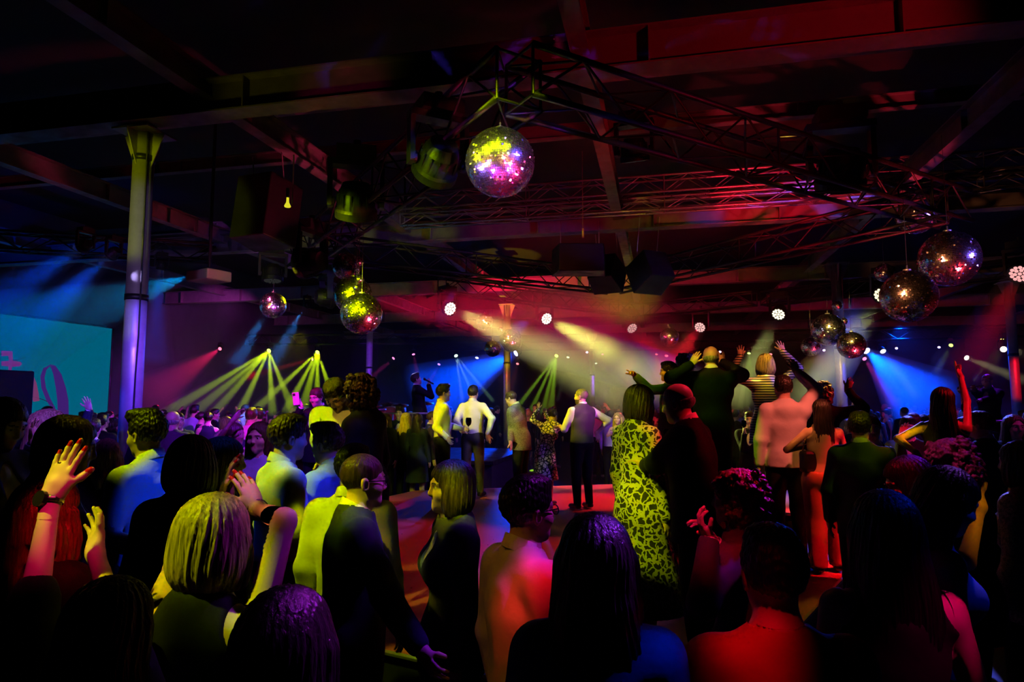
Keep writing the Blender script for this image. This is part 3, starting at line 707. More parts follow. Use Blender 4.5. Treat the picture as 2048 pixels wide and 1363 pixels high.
for p, q in ((sp(v0, zt + .03), sp(v1, zt + .03)), (sp(v0, zb - .03), sp(v1, zb - .03)), (sp(v1 + .03, zb), sp(v1 + .03, zt)), (sp(v0 - .03, zb), sp(v0 - .03, zt))): fr.tube(p, q, .03, n=6)
fr.build('frame', blackm, scr)
def ribbon(name, pts, m, off=.012):
    P = [wallp(x, y) + U * (.03 + off) - o_ for x, y in pts]; n = len(P) // 2; b = MB(); Q = [p - U * .006 for p in P]
    b.add(P + Q, [(i, i + 1, n + i + 1, n + i) for i in range(n - 1)] + [(2 * n + n + i, 2 * n + n + i + 1, 2 * n + i + 1, 2 * n + i) for i in range(n - 1)]); b.build(name, m, scr)
pur, pnk, vio = emit('violet_projection', (.045, .012, .15), 1.0), emit('pink_projection', (.16, .035, .13), 1.0), emit('magenta_projection', (.20, .012, .16), 1.0)
ribbon('numeral_one', [(46, 742), (56, 770), (60, 790), (64, 803), (60, 741), (70, 765), (74, 785), (76, 801)], pnk)
nin = [(98, 729), (84, 736), (78, 752), (80, 775), (90, 800), (104, 822), (112, 842)]
nou = [(98, 731), (90, 739), (86, 755), (89, 775), (98, 797), (107, 814), (113, 836)]
ribbon('numeral_zero', nin + nou, pur)
ribbon('numeral_zero_loop', [(98, 728), (108, 731), (120, 748), (129, 775), (134, 800), (135, 842), (97, 731), (100, 736), (104, 748), (109, 775), (112, 800), (114, 842)], vio if False else pur)
ribbon('lettering', [(0, 701), (22, 702), (23, 722), (20, 740), (0, 712), (14, 711), (15, 722), (14, 740)], vio)
ribbon('lettering_stroke', [(0, 722), (22, 721), (38, 723), (41, 727), (0, 731), (22, 733), (36, 732), (41, 728)], vio)
ribbon('lettering_swash', [(14, 718), (30, 719), (47, 714), (14, 720), (30, 721), (47, 715)], emit('dark_projection', (.01, .02, .06), 1.0))
ribbon('lettering_line', [(42, 793), (60, 791), (84, 798), (104, 808), (42, 794.5), (60, 792.5), (84, 799.5), (104, 809.5)], emit('dark_projection', (.01, .02, .06), 1.0))
# dark loudspeaker below the screen
p = at(10, 790, 9.4); sb = empty('loudspeaker', (p.x, p.y, 0), GR); tag(sb, 'tall black loudspeaker cabinet below the teal screen', 'speaker')
MB().box((-.2, 0, 1.19), (.72, .6, 2.38)).build('cabinet', blackm, sb, bevel=.02); MB().box((-.2, -.305, 1.19), (.64, .01, 2.28)).build('grille', darkcl, sb)
# projector with its lens
pj = at(418, 553, 9.8); pr = empty('projector', tuple(pj), R(150)); tag(pr, 'ceiling projector throwing the cyan beam at the screen', 'projector')
MB().box((0, 0, 0), (.52, .42, .16)).build('housing', mat('light_grey_plastic', (.35, .35, .36), .5), pr, bevel=.02)
MB().tube((.26, .06, 0), (.33, .06, 0), .05, n=20).build('lens', emit('projector_lens', (.1, .8, 1), 3), pr); MB().tube((0, 0, .08), (0, 0, 6.35 - pj.z), .025).build('ceiling_mount', blackm, pr)
# hanging loudspeakers
def hang_speaker(px, py, d, w, h, dp, rz, lb, tilt=0, z1=4.9):
    p = at(px, py, d); r = empty('hanging_loudspeaker', tuple(p), R(rz)); tag(r, lb, 'speaker'); m = Matrix.Rotation(R(tilt), 3, 'X')
    b = MB(); hx, hy, hz = w / 2, dp / 2, h / 2
    vs = [m @ Vector(v) for v in ((-hx, -hy, -hz), (hx, -hy, -hz), (hx * .8, hy, -hz), (-hx * .8, hy, -hz), (-hx, -hy, hz), (hx, -hy, hz), (hx * .8, hy, hz), (-hx * .8, hy, hz))]
    b.add(vs, [(3, 2, 1, 0), (4, 5, 6, 7), (0, 1, 5, 4), (1, 2, 6, 5), (2, 3, 7, 6), (3, 0, 4, 7)]); b.build('cabinet', blackm, r, bevel=.015)
    g = MB(); g.add([m @ Vector(v) for v in ((-hx * .92, -hy - .006, -hz * .94), (hx * .92, -hy - .006, -hz * .94), (hx * .92, -hy - .006, hz * .94), (-hx * .92, -hy - .006, hz * .94))], [(0, 1, 2, 3)]); g.build('grille', darkcl, r)
    for s in (-1, 1): MB().tube(m @ Vector((s * hx * .7, 0, hz)), (s * hx * .7, 0, z1 - p.z), .008, n=6).build('hanging_cable', steel, r)
    return r
hang_speaker(530, 425, 7.6, .62, .78, .5, 160, 'big black box speaker hanging beside the small yellow lamp', 8)
hang_speaker(1302, 545, 10.2, .55, .5, .5, 205, 'hanging wedge speaker with a red-lit side over the dancers', 28)
hang_speaker(1212, 548, 11.3, .55, .5, .5, 150, 'hanging wedge speaker nearest the pale wash light', 28)
hang_speaker(1160, 520, 10.5, .9, .45, .5, 180, 'wide dark hanging speaker above the waistcoat man', 0)
ss = at(1166, 475, 7.5); r = empty('fluorescent_rod', tuple(ss)); tag(r, 'thin red-lit pull rod hanging from the lattice girder', 'rod')
MB().tube((0, 0, .0), (0, 0, 4.9 - ss.z), .004, n=6).build('cord', steel, r); MB().tube((0, 0, -.0), (0, 0, .11), .013, n=10).build('handle', mat('white_plastic', (.8, .8, .8), .4), r)
# ------------------------------------------------------------------ mirror balls
def ball_mesh(rad, tile, seed):
    r = np.random.default_rng(seed); V, F = [], []; rows = max(8, int(math.pi * rad / tile)); b = 0
    for i in range(rows):
        th = math.pi * (i + .5) / rows; n = max(3, int(2 * math.pi * rad * math.sin(th) / tile)); hh = math.pi * rad / rows * .43; hw = math.pi * rad * math.sin(th) / n * .87
        a = 2 * math.pi * (np.arange(n) + .0) / n
        nr = np.stack([np.sin(th) * np.cos(a), np.sin(th) * np.sin(a), np.full(n, math.cos(th))], 1)
        tx = np.stack([-np.sin(a), np.cos(a), 0 * a], 1); ty = np.cross(nr, tx); j = r.normal(0, .03, (n, 2)) + (r.random((n, 1)) < .18) * r.normal(0, .3, (n, 2)); nr2 = nr + tx * j[:, :1] + ty * j[:, 1:]
        nr2 /= np.linalg.norm(nr2, axis=1)[:, None]; tx2 = np.cross(ty, nr2); ty2 = np.cross(nr2, tx2); c = nr * rad
        for sx, sy in ((-1, -1), (1, -1), (1, 1), (-1, 1)): V.append((c + tx2 * hw * sx + ty2 * hh * sy, b, n))
        q = [V.pop() for _ in range(4)][::-1]; V.append((np.stack([x[0] for x in q], 1).reshape(-1, 3),)); F.append(b + np.arange(4 * n).reshape(-1, 4)); b += 4 * n
    return np.concatenate([v[0] for v in V]), np.concatenate(F)
mir = mat('mirror_glass', (.92, .92, .92), .16, 1.0); grout = mat('ball_core', (.02, .02, .02), .5)
def mirror_ball(px, py, diam_px, d, lb, group=None, ztop=4.1, tile=.015, seed=1):
    p = at(px, py, d); rad = diam_px / 2 * d / FPX; tile = max(tile, rad * .065)
    r = empty('mirror_ball', tuple(p), seed * .7); tag(r, lb, 'mirror ball', group)
    V, F = ball_mesh(rad, tile, seed); to_mesh('mirror_tiles', V, F, mir, r, smooth=False)
    MB().lathe([(rad * .985 * math.sin(t) + 1e-4, -rad * .985 * math.cos(t)) for t in np.linspace(0, math.pi, 22)], n=36).build('core', grout, r, smooth=True)
    MB().lathe([(.001, rad * .97), (rad * .14, rad * .99), (rad * .14, rad * 1.05), (rad * .03, rad * 1.07), (rad * .03, rad * 1.2), (.001, rad * 1.2)], n=14).build('top_cap', alu, r, smooth=True)
    MB().tube((0, 0, rad * 1.18), (0, 0, max(ztop - p.z, rad * 1.5)), .0025, n=6).build('cord', blackm, r)
    return r
for i, a in enumerate([
    (1000, 325, 142, 4.6, 'largest mirror ball, hanging alone under the truss corner'),
    (723, 627, 83, 7.2, 'yellow-lit mirror ball lowest in the hanging cluster'),
    (706, 590, 76, 8.0, 'mirror ball half hidden behind the yellow-lit lowest one'),
    (693, 532, 56, 8.6, 'darker mirror ball topmost in the hanging cluster'),
    (718, 523, 19, 7.9, 'tiny mirror ball in front of the topmost ball of the cluster'),
    (718, 558, 20, 7.8, 'tiny mirror ball at the neck of the cluster'),
    (713, 575, 12, 7.6, 'tiniest mirror ball just above the yellow-lit one'),
    (546, 610, 52, 11, 'mirror ball with a pink-lit top hanging over the yellow-green fans'),
    (969, 643, 34, 16, 'mirror ball in the pale beam above the white-shirted dancer'),
    (985, 697, 33, 15, 'small yellow mirror ball hanging lowest by the golden column'),
    (1022, 680, 46, 15.5, 'mirror ball right in front of the golden column'),
    (1002, 658, 11, 15.2, 'tiny mirror ball between the two balls at the golden column'),
    (1339, 674, 38, 15, 'mirror ball between the two red wash lights'),
    (1656, 659, 64, 10.5, 'mirror ball uppermost of the three by the blue-lit column'),
    (1622, 693, 38, 11, 'smaller red-glinting mirror ball above the raised hands'),
    (1703, 690, 54, 10, 'yellowish mirror ball in front of the strong blue light'),
    (1674, 611, 20, 11, 'tiny mirror ball above the trio by the blue-lit column'),
    (1688, 642, 14, 10.8, 'tiniest mirror ball beside the trio by the blue-lit column'),
    (1832, 430, 76, 8.4, 'dark mirror ball hanging highest beside the black truss'),
    (1898, 517, 112, 6.6, 'big dark mirror ball overlapping the warm wash light'),
    (1817, 592, 105, 6.2, 'big mirror ball hanging in front of the warm wash light'),
    (1768, 545, 36, 9.5, 'small dark mirror ball just above the warm wash light')]):
    mirror_ball(*a, seed=i + 1, group=None, ztop=4.72 if a[1] < 560 and a[0] > 1700 else 4.15)
# ------------------------------------------------------------------ stage lights
YG, PY, RD, BL, MG, WW, CY, PU, GN = (.62, .95, .0), (.80, .85, .22), (1, .008, .025), (.0, .06, 1), (1, .02, .38), (1, .72, .40), (.0, .38, 1), (.30, .04, 1), (.42, 1, .05)
def wash_parts():
    h = MB(); h.lathe([(.001, .26), (.10, .25), (.13, .18), (.15, .06), (.165, .04), (.165, -.015), (.150, -.02), (.148, -.004), (.001, -.004)], n=30)
    for i in range(14):
        a = 2 * math.pi * i / 14; h.box((.142 * math.cos(a), .142 * math.sin(a), .12), (.012, .012, .12), Matrix.Rotation(a, 3, 'Z'))
    y = MB(); y.tube((-.21, 0, 0), (-.165, 0, 0), .04, n=12); y.tube((.21, 0, 0), (.165, 0, 0), .04, n=12)
    for s in (-1, 1): y.box((s * .20, 0, .13), (.035, .09, .34))
    y.box((0, 0, .31), (.44, .12, .05)); y.box((0, 0, .38), (.30, .24, .10)); y.tube((0, 0, .43), (0, 0, .50), .03, n=10)
    l = MB(); hexes = [(0, 0)] + [(math.cos(a), math.sin(a)) for a in np.arange(6) * math.pi / 3] + [(1.78 * math.cos(a), 1.78 * math.sin(a)) for a in (np.arange(12) + .5) * math.pi / 6]
    for x, y_ in hexes: l.lathe([(.001, -.016), (.018, -.013), (.0255, -.006), (.0265, -.004)], (x * .060 + 0, y_ * .060, 0), n=12)
    return h, y, l
H_, Y_, L_ = wash_parts(); TMP = {}
def fixture(src, tgt, col, size=1.0, lamp=None, lensk=6.0, label='', angle=12, energy=800, dens=.1, length=None, name='moving_light', rs=1.0, blend=.35, hot=.35, haze=True, hook=True, ramp=0):
    p = at(*src); q = at(*tgt) if len(tgt) == 3 and not isinstance(tgt, Vector) else tgt; dr = (q - p).normalized(); root = None
    quat = (-dr).to_track_quat('Z', 'Y')
    if name not in TMP:
        TMP[name] = True
        TMP['h'] = H_.build('lamp_head', blackm, None, smooth=False).data; TMP['y'] = Y_.build('yoke', blackm, None).data
        for o in list(bpy.data.objects):
            if o.name in ('lamp_head', 'yoke') and o.parent is None: bpy.data.objects.remove(o)
    root = empty(name, tuple(p - dr * .1 * size)); root.scale = (size,) * 3; tag(root, label, 'stage light')
    yk = link(bpy.data.objects.new('hanging_yoke', TMP['y']), root); yk.rotation_euler = (0, 0, math.atan2(dr.y, dr.x) + math.pi / 2)
    hd = link(bpy.data.objects.new('lamp_head', TMP['h']), root); hd.rotation_mode = 'QUATERNION'; hd.rotation_quaternion = quat; hd.location = tuple(dr * .1)
    lc = tuple(c * (1 - hot) + hot for c in (lamp or col)); mm = emit('lens_%s' % '_'.join('%.2f' % c for c in lc + (lensk,)), lc, lensk); mm.cycles.emission_sampling = 'NONE'
    k = 'l' + mm.name
    if k not in TMP:
        lo = L_.build('lens', mm); TMP[k] = lo.data; bpy.data.objects.remove(lo)
    zt = (3.82 if p.z + .45 * size < 3.8 and p.y > 13 else 4.1) if hook else 0
    if zt and zt - root.location.z > .5 * size: MB().tube((0, 0, .48), (0, 0, (zt - root.location.z) / size), .03, n=8).build('hanging_pipe', blackm, root)
    le = link(bpy.data.objects.new('lens', TMP[k]), hd); le.location = (0, 0, -.004)
    if energy: spot(p + dr * .03 * size, q, col, energy, angle, blend, .15 * size * rs)
    if haze and dens > 0: beam(p + dr * .03 * size, dr, length or (q - p).length, .15 * size, angle, dens, label, ramp)
    return root
NB = [0]
def spot(loc, tgt, col, energy, angle, blend=.4, rad=.08):  # serves the fixtures and also added spots that have none
    l = bpy.data.lights.new('rig_or_added_spot', 'SPOT'); l.energy = energy; l.color = col; l.spot_size = R(angle); l.spot_blend = blend; l.shadow_soft_size = rad
    o = link(bpy.data.objects.new('rig_or_added_spot', l)); o.location = loc; aim(o, tgt); return o
def beam(p, dr, L, r0, angle, dens, label, ramp=0):
    quat = dr.to_track_quat('Z', 'Y').to_matrix(); r1 = r0 + L * math.tan(R(angle) / 2); b = MB()
    n = 20; pr = [(r0 * .9, 0), (r0 * 1.05, .0), (r1 * 1.02, L)]
    b.lathe([pr[1], pr[2]], n=n); b.f.append(tuple(range(n))[::-1]); b.f.append(tuple(range(n, 2 * n))); b.m += [0, 0]
    b.v = [tuple(quat @ Vector(v)) for v in b.v]
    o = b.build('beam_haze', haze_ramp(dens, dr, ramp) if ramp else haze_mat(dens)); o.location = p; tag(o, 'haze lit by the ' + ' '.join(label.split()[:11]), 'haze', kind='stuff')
    o.visible_shadow = True; return o
def dz(y, z=3.6): return (z - HC) * FPX / (HOR - y)
FX = fixture
# wash lights around the dance floor
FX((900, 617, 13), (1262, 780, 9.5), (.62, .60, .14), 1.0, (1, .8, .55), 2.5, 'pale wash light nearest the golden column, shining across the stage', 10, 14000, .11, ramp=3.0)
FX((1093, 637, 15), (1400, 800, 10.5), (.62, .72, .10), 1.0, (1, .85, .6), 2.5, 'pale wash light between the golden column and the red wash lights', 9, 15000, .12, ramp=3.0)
FX((1264, 656, 16.2), (1355, 750, 14.5), RD, 1.0, (1, .30, .24), 1.1, 'red wash light under the hanging wedge speakers', 15, 1500, .25, length=2.6)
FX((1400, 654, 16.2), (1335, 745, 14.5), RD, 1.0, (1, .30, .24), 1.1, 'red wash light beside the bald man with both arms up', 15, 1500, .25, length=2.6)
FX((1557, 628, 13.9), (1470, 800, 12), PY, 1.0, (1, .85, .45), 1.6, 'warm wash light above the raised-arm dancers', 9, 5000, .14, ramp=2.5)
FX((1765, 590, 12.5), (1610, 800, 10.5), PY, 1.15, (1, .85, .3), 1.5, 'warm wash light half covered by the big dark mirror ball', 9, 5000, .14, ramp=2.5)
FX((2040, 547, 10.8), (1935, 740, 9.5), RD, 1.15, (1, .14, .12), 1.1, 'red wash light above the stage performer', 12, 700, .18)
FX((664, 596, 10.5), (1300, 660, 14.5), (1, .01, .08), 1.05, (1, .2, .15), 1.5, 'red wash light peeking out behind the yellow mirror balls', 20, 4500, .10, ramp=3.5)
FX((606, 527, 8.4), (480, 545, 8.85), PU, 1.25, (1, .45, .35), 3, 'wash light seen edge-on beside the black truss', 30, 0, 0)
# big profile lights hanging dark near the camera
for a in ((868, 345, 5.2, (760, 640, 6.6), 1.15, 'large dark moving light hanging beside the big mirror ball'), (712, 430, 6.8, (712, 700, 7.6), 1.35, 'large dark moving light hanging over the ball cluster'),
          (1680, 372, 6.6, (1640, 800, 7.9), 1.5, 'large black moving light hanging in front of the red lattice girder'), (545, 560, 10.2, (540, 800, 10), 1.0, 'dark moving light above the pink-topped mirror ball'),
          (1270, 320, 6.4, (1300, 700, 7), .9, 'dark moving light under the truss beside the slanting red beam')):
    FX(a[:3], a[3] + (a[2],) if len(a[3]) == 2 else a[3], PU, a[4], (.02, .02, .03), .05, a[5], 12, 0, 0)
# fans of narrow yellow-green beams
def fan(px, py, d, ends, col, e, ang, dens, lb, size=.55):
    for i, t in enumerate(ends):
        if i == 0: FX((px, py, d), t, col, size, None, 5, lb, ang, e, dens, rs=.5, blend=.25, hot=.10)
        else:
            p = at(px, py, d); q = at(*t); dr = (q - p).normalized(); spot(p + dr * .03, q, col, e, ang, .25, .04); beam(p + dr * .03, dr, (q - p).length, .045, ang, dens, lb)
fan(538, 701, 21.5, [(345, 818, 17.6), (430, 822, 18.0), (480, 822, 18.4), (545, 825, 18.5), (588, 825, 18.5), (392, 822, 17.4)], YG, 9000, 4.0, .26, 'yellow-green fan light above the crowd next to the steel column')
fan(635, 704, 22, [(515, 815, 19), (572, 820, 19), (634, 825, 19), (676, 825, 19), (604, 825, 18)], YG, 9000, 4.0, .26, 'yellow-green fan light above the man looking down')
fan(1113, 711, 24.5, [(1030, 820, 22), (1062, 820, 22), (1085, 825, 21), (1100, 830, 20)], (.45, 1, .02), 8000, 2.8, .24, 'green fan light over the man in the waistcoat')
fan(1498, 706, 23, [(1480, 815, 22), (1496, 815, 22), (1512, 815, 22)], GN, 4000, 1.8, .24, 'green fan light behind the raised arms of the striped dancer', .4)
fan(912, 711, 24, [(950, 800, 22), (985, 800, 22), (925, 800, 22)], (.45, .95, .55), 4500, 2.6, .2, 'pale green fan light over the stage', .5)
fan(2005, 680, 17.8, [(1950, 760, 17), (1970, 770, 17), (1985, 775, 17)], YG, 2200, 2.0, .2, 'yellow-green fan light above the stage performer', .42)
for src, tgt, col, e, ang, dn, sz, lb in [
    ((440, 697, dz(697)), (290, 800, 17), (1, .01, .12), 500, 17, .10, .42, 'red spotlight next to the two yellow-green fans'),
    ((625, 718, 25), (505, 750, 23), RD, 500, 5, .16, .42, 'red spotlight under the second yellow-green fan'),
    ((787, 716, 25), (730, 765, 24), MG, 260, 6, .14, .45, 'pinkish red spotlight by the thin purple column'),
    ((827, 708, 24), (845, 800, 23), MG, 220, 6, .12, .4, 'small red spotlight above the singer'),
    ((878, 728, 25), (850, 785, 24), PU, 220, 7, .12, .42, 'pink spotlight beside the microphone'),
    ((954, 715, 24), (925, 800, 23), BL, 500, 9, .12, .5, 'white-blue spotlight above the two white-shirted dancers'),
    ((1032, 706, 20), (850, 800, 18.5), (.0, .05, 1), 8000, 34, .26, .7, 'dazzling blue-white stage light behind the golden column'),
    ((1035, 727, 26), (1020, 780, 25), RD, 160, 6, .1, .42, 'small red spotlight just past the golden column'),
    ((1136, 714, 25), (1115, 800, 24), (.5, .7, .4), 260, 4, .1, .42, 'pale spotlight beside the green fan'),
    ((1192, 726, 27), (1192, 800, 26), (.5, .7, .4), 60, 4, .05, .36, 'small white spotlight beside the thinnest column'),
    ((1205, 708, 24), (1205, 790, 23), MG, 80, 5, .1, .3, 'tiny red spotlight above the thinnest column'),
    ((1313, 708, 24), (1305, 790, 23), RD, 120, 6, .1, .34, 'tiny red spotlight over the pointing man'),
    ((1333, 711, 23), (1325, 790, 22), RD, 150, 6, .1, .45, 'red spotlight over the head of the pointing man'),
    ((1541, 708, 23), (1541, 790, 22), RD, 60, 5, .05, .42, 'red spotlight right above the striped dancer'),
    ((1733, 701, 18), (1855, 810, 16), (.0, .05, 1), 9000, 40, .24, .7, 'strong blue stage light behind the yellowish mirror ball'),
    ((1766, 702, 19), (1830, 790, 17.5), (.35, .5, 1), 700, 6, .12, .6, 'white spotlight beside the strong blue light'),
    ((1729, 717, 20), (1790, 810, 18), MG, 420, 8, .12, .45, 'pink spotlight under the strong blue light'),
    ((1902, 690, 18.8), (1872, 745, 18), YG, 200, 4, .14, .42, 'yellow-green spotlight above the woman with the raised arm'),
    ((1933, 715, 19), (2048, 760, 17), (.9, .8, .4), 600, 7, .12, .55, 'warm white spotlight above the stage performer'),
    ((2007, 698, 17.5), (2040, 705, 16), (.9, .8, .4), 200, 7, .08, .6, 'warm white spotlight beside the bright red column'),
    ((165, 494, 9.6), (40, 572, 10.2), BL, 1000, 17, .16, .62, 'small blue spotlight highest above the teal screen'),
    ((222, 510, 10.1), (95, 620, 10.6), BL, 1300, 18, .16, .62, 'small blue spotlight by the steel column above the screen'),
    ((323, 538, 11.2), (312, 640, 11.4), BL, 500, 20, .16, .55, 'small blue spotlight above the projector beam'),
    ((538, 618, 15.5), (500, 680, 15.8), (.02, .25, 1), 500, 15, .12, .5, 'blue spotlight behind the pink-topped mirror ball'),
    ((612, 612, 15.5), (570, 680, 15.8), (.02, .25, 1), 500, 15, .12, .5, 'small blue spotlight between the ball cluster and the pink-topped ball'),
    ]:
    FX(src, tgt, col, sz, None, 14 if e > 3000 else 4, lb, ang, e * (1 if e > 3000 else (.8 if src[2] < 12 else 2.6)), dn, length=(at(*src) - at(*tgt)).length * (1.8 if src[2] < 16 else 1), hot=.5 if col == BL or sum(col) > 1.8 or e > 3000 else .15)
for px, py, lb in ((1174, 704, 'tiny purple lamp near the thinnest column'), (1878, 694, 'tiny purple lamp beside the strong blue beam'), (1648, 700, 'tiny violet lamp under the smaller red-glinting ball'), (1793, 696, 'tiny red lamp over the strong blue beam'), (1440, 703, 'tiny violet lamp beside the raised hand of the bald man')):
    FX((px, py, 24), (px, 800, 22), PU, .35, (.6, .3, 1), 6, lb, 10, 0, 0)
# the projector's own beam, toward the screen
q = uv(wl_u, at(60, 700, 12.5).dot(VV), 3.0); p0 = at(376, 553, 9.85); dr = (Vector(at(120, 640, 10.6)) - p0).normalized(); spot(p0, p0 + dr * 3, CY, 520, 24, .3, .03); beam(p0, dr, 6.2, .02, 24, .14, 'cyan projector beam')
# small profile lamp with a yellow glass
yl = at(575, 412, 6.6); r = empty('work_lamp', tuple(yl)); tag(r, 'small yellow-glowing lamp on a strut beside the box speaker', 'lamp')
MB().lathe([(.012, .10), (.015, .04), (.035, -.0), (.03, -.01)], n=14).build('shade', emit('yellow_glow', (.6, .55, .02), 1.2), r, smooth=True); MB().box((0, 0, .14), (.03, .03, .10)).tube((.05, 0, .02), (.05, 0, .55), .007, n=6).build('hanging_strut', steel, r)
# ------------------------------------------------------------------ people of note
P = person
A = lambda w, tip, e=(0, -.2, -1), **k: dict(w=w, tip=tip, e=e, **k)
up_ = dict(n=(0, 1, 0))
P('woman with black hair and black sleeve raising a hand with red nails, ring and watch', (232, 1150, 1.5), 0, -8, 'f', 'long', 'black', wear='jacket', wc='black', q=0, nails=True, hp=8, sleeve=1.08,
  aL=A((103, 992, 1.66), (166, 838, 1.70), (-.6, -.3, -.8), n=(.25, .9, .0), curl=.06, splay=.17, sc=1.08), aR=A((160, 1003, 1.86), (205, 905, 1.95), (.2, .1, -1), n=(-.3, -.9, .0), curl=.25), extras=(('watch', -1), ('ring', -1)))
P('woman with long wavy reddish hair behind the hand with the watch', (95, 952, 2.25), 0, -15, 'f', 'wavy', 'red', wear='sdress', wc='black', low=('x', .5, .22), q=0, seed=3)
P('woman with dark bobbed hair just behind the raised fingers, face turned to the column', (148, 830, 2.9), 0, -60, 'f', 'bob', 'dark', wear='jacket', wc='black', q=1, hp=10)
P('dark-haired woman at the crowd edge below the black loudspeaker, looking down', (24, 795, 3.5), 0, -100, 'f', 'updo', 'dark', wear='jacket', wc='black', q=1, hp=20)
P('blonde woman lit purple holding her hand to her face', (98, 817, 4.2), 0, -30, 'f', 'long', 'ash', wear='jacket', wc='navy', q=1, aL=A((68, 885, 3.95), (66, 852, 3.95), n=(1, 0, 0), curl=.3))
P('man in a dark sleeve waving one hand in front of the teal screen', (186, 836, 7.4), 0, 20, 'm', 'short', 'dark', wear='jacket', wc='navy', q=1, aL=A((179, 818, 7.2), (171, 787, 7.2), n=(0, -1, 0), splay=.22, curl=.12))
m1 = P('man in profile in a white shirt with dark buttons, holding a wine glass', (296, 820, 3.75), 0, 72, 'm', 'quiff', 'dark', wear='shirt', wc='white', q=0, extras=(('buttons',),), aL=A((285, 1100, 3.35), (312, 1120, 3.25), (-.1, -.3, -1), curl=.9, n=(0, .2, 1)), aR=A((330, 1075, 3.9), (310, 1100, 3.7), (1, 0, -1)), lean=4)
P('person with a dark bob seen from behind, beside the man in profile', (384, 868, 2.9), 0, 5, 'f', 'bob', 'dark', wear='jacket', wc='black', q=0)
P('woman with a greenish-lit ponytail in front of the clean-cut man in white', (446, 872, 3.35), 0, -55, 'f', 'back', 'brown', wear='jacket', wc='black', q=0)
P('blonde woman seen from behind clapping, with a bracelet and red nails', (432, 984, 1.78), 0, -12, 'f', 'bob', 'blond', wear='tank', wc='black', q=0, nails=True, hp=4,
  aR=A((513, 1018, 2.02), (476, 925, 2.02), (1, -.7, 1), n=(-.8, .4, .1), curl=.22), aL=A((452, 990, 2.12), (462, 930, 2.12), (-.6, 0, -.8), n=(.8, .2, 0), curl=.3), extras=(('bracelet', 1),))
P('man with cropped hair in a white shirt talking face to face with the tie wearer', (577, 828, 3.8), 0, -52, 'm', 'short', 'brown', wear='shirt', wc='white', q=0, aR=A((598, 1088, 3.65), (604, 1125, 3.6), (.3, -.5, -1)), lean=3, sleeve=1.85)
P('man in a light shirt and dark tie facing the cropped-haired man', (656, 846, 4.2), 0, 68, 'm', 'quiff', 'brown', wear='shirt', wc='blue', q=0, extras=(('tie',),), lean=4)
P('tall man looking down in a bright yellow-lit shirt', (662, 762, 4.85), .4, 168, 'm', 'short', 'brown', wear='shirt', wc='white', q=0, hp=38, lean=8, beard=False, build=1.2, aR=A((640, 910, 4.6), (650, 940, 4.5)))
P('woman with curly hair and black top in front of the tall man looking down', (719, 746, 4.5), .4, 64, 'f', 'curly', 'brown', wear='jacket', wc='black', q=0, seed=5, roll=-8, build=.9)
P('person with round dark hair and white shirt, between tie wearer and close-cropped man', (706, 888, 3.3), 0, -20, 'm', 'short', 'black', wear='shirt', wc='white', q=0, build=1.1)
P('close-cropped man with glasses and dark jacket in front of the podium edge', (728, 908, 2.95), 0, -68, 'm', 'buzz', 'brown', skin='pink', wear='jacket', wc='navy', q=0, extras=(('glasses',), ('shirt', 'blue'), ('bracelet', 1)), aR=A((843, 1300, 2.5), (868, 1345, 2.45), (-.2, -1, -.2), curl=.4), lean=4)
P('woman with a smooth bob with light tips, looking away over the podium', (905, 918, 3.0), 0, 108, 'f', 'bob', 'brown', wear='jacket', wc='charcoal', q=0)
P('man with dark hair, glasses and a beige shirt lit red', (1052, 950, 2.35), 0, -62, 'm', 'short', 'black', wear='shirt', wc='cream', q=0, extras=(('glasses',),), build=1.08)
P('woman with very long dark hair and violet highlights in front of the leopard dress', (1190, 1024, 1.62), 0, -8, 'f', 'long', 'dark', wear='jacket', wc='teal', q=0)
P('woman in a leopard print dress dancing close with the balding man in black', (1281, 768, 4.25), .4, -62, 'f', 'bob', 'brown', wear='sdress', wc='leopard', low=('x', .28, .33), q=0, hp=6)
P('balding man in a black suit lit red, holding the woman in leopard print', (1348, 768, 3.85), .4, 58, 'm', 'bald', 'grey', skin='pink', wear='suit', wc='black', q=0, lean=8, hp=6, build=1.12, aL=A((1290, 930, 4.1), (1272, 925, 4.15), (-.3, -.6, -.6)))
P('woman with curly reddish hair clasping her hands below the suited man', (1476, 938, 2.7), 0, 58, 'f', 'curly', 'red', wear='jacket', wc='charcoal', q=0, seed=9, aL=A((1420, 1075, 2.5), (1404, 1050, 2.5), n=(1, 0, .2), curl=.7), aR=A((1424, 1080, 2.58), (1408, 1056, 2.58), n=(-1, 0, .2), curl=.7))
P('person with short dark hair and a red-lit shirt below the curly-haired woman', (1545, 1052, 1.65), 0, -4, 'm', 'short', 'black', wear='tee', wc='redc', q=0, build=1.05)
P('woman with long dark hair and red satin trousers, handbag at her back', (1642, 797, 6.05), .4, -12, 'f', 'back', 'dark', wear='tank', wc='beige', low='wide', lc='satin', q=0, aR=A((1640, 905, 6.15), (1615, 898, 6.1), (1, -.3, -.5)), aL=A((1610, 893, 6.15), (1630, 890, 6.1), (-1, -.2, -.5)), step=.06)
P('man in a white hooded sweater seen from behind with one arm up', (1566, 750, 6.5), .4, -5, 'm', 'short', 'dark', wear='hoodie', wc='white', lc='black', q=0, aR=A((1592, 742, 6.6), (1585, 712, 6.6), (.9, 0, -.2), curl=.6), build=1.05)
P('woman in a gold and black striped top with both arms raised', (1530, 706, 7.1), .8, -4, 'f', 'bob', 'blond', wear='sdress', wc='stripe', low=('x', .72, .2), q=0, aL=A((1481, 712, 7.1), (1481, 682, 7.15), (-1, 0, .2), curl=.05, splay=.25, n=(0, 1, 0)), aR=A((1566, 703, 7.1), (1556, 675, 7.15), (1, 0, .1), curl=.05, splay=.25, n=(0, 1, 0)))
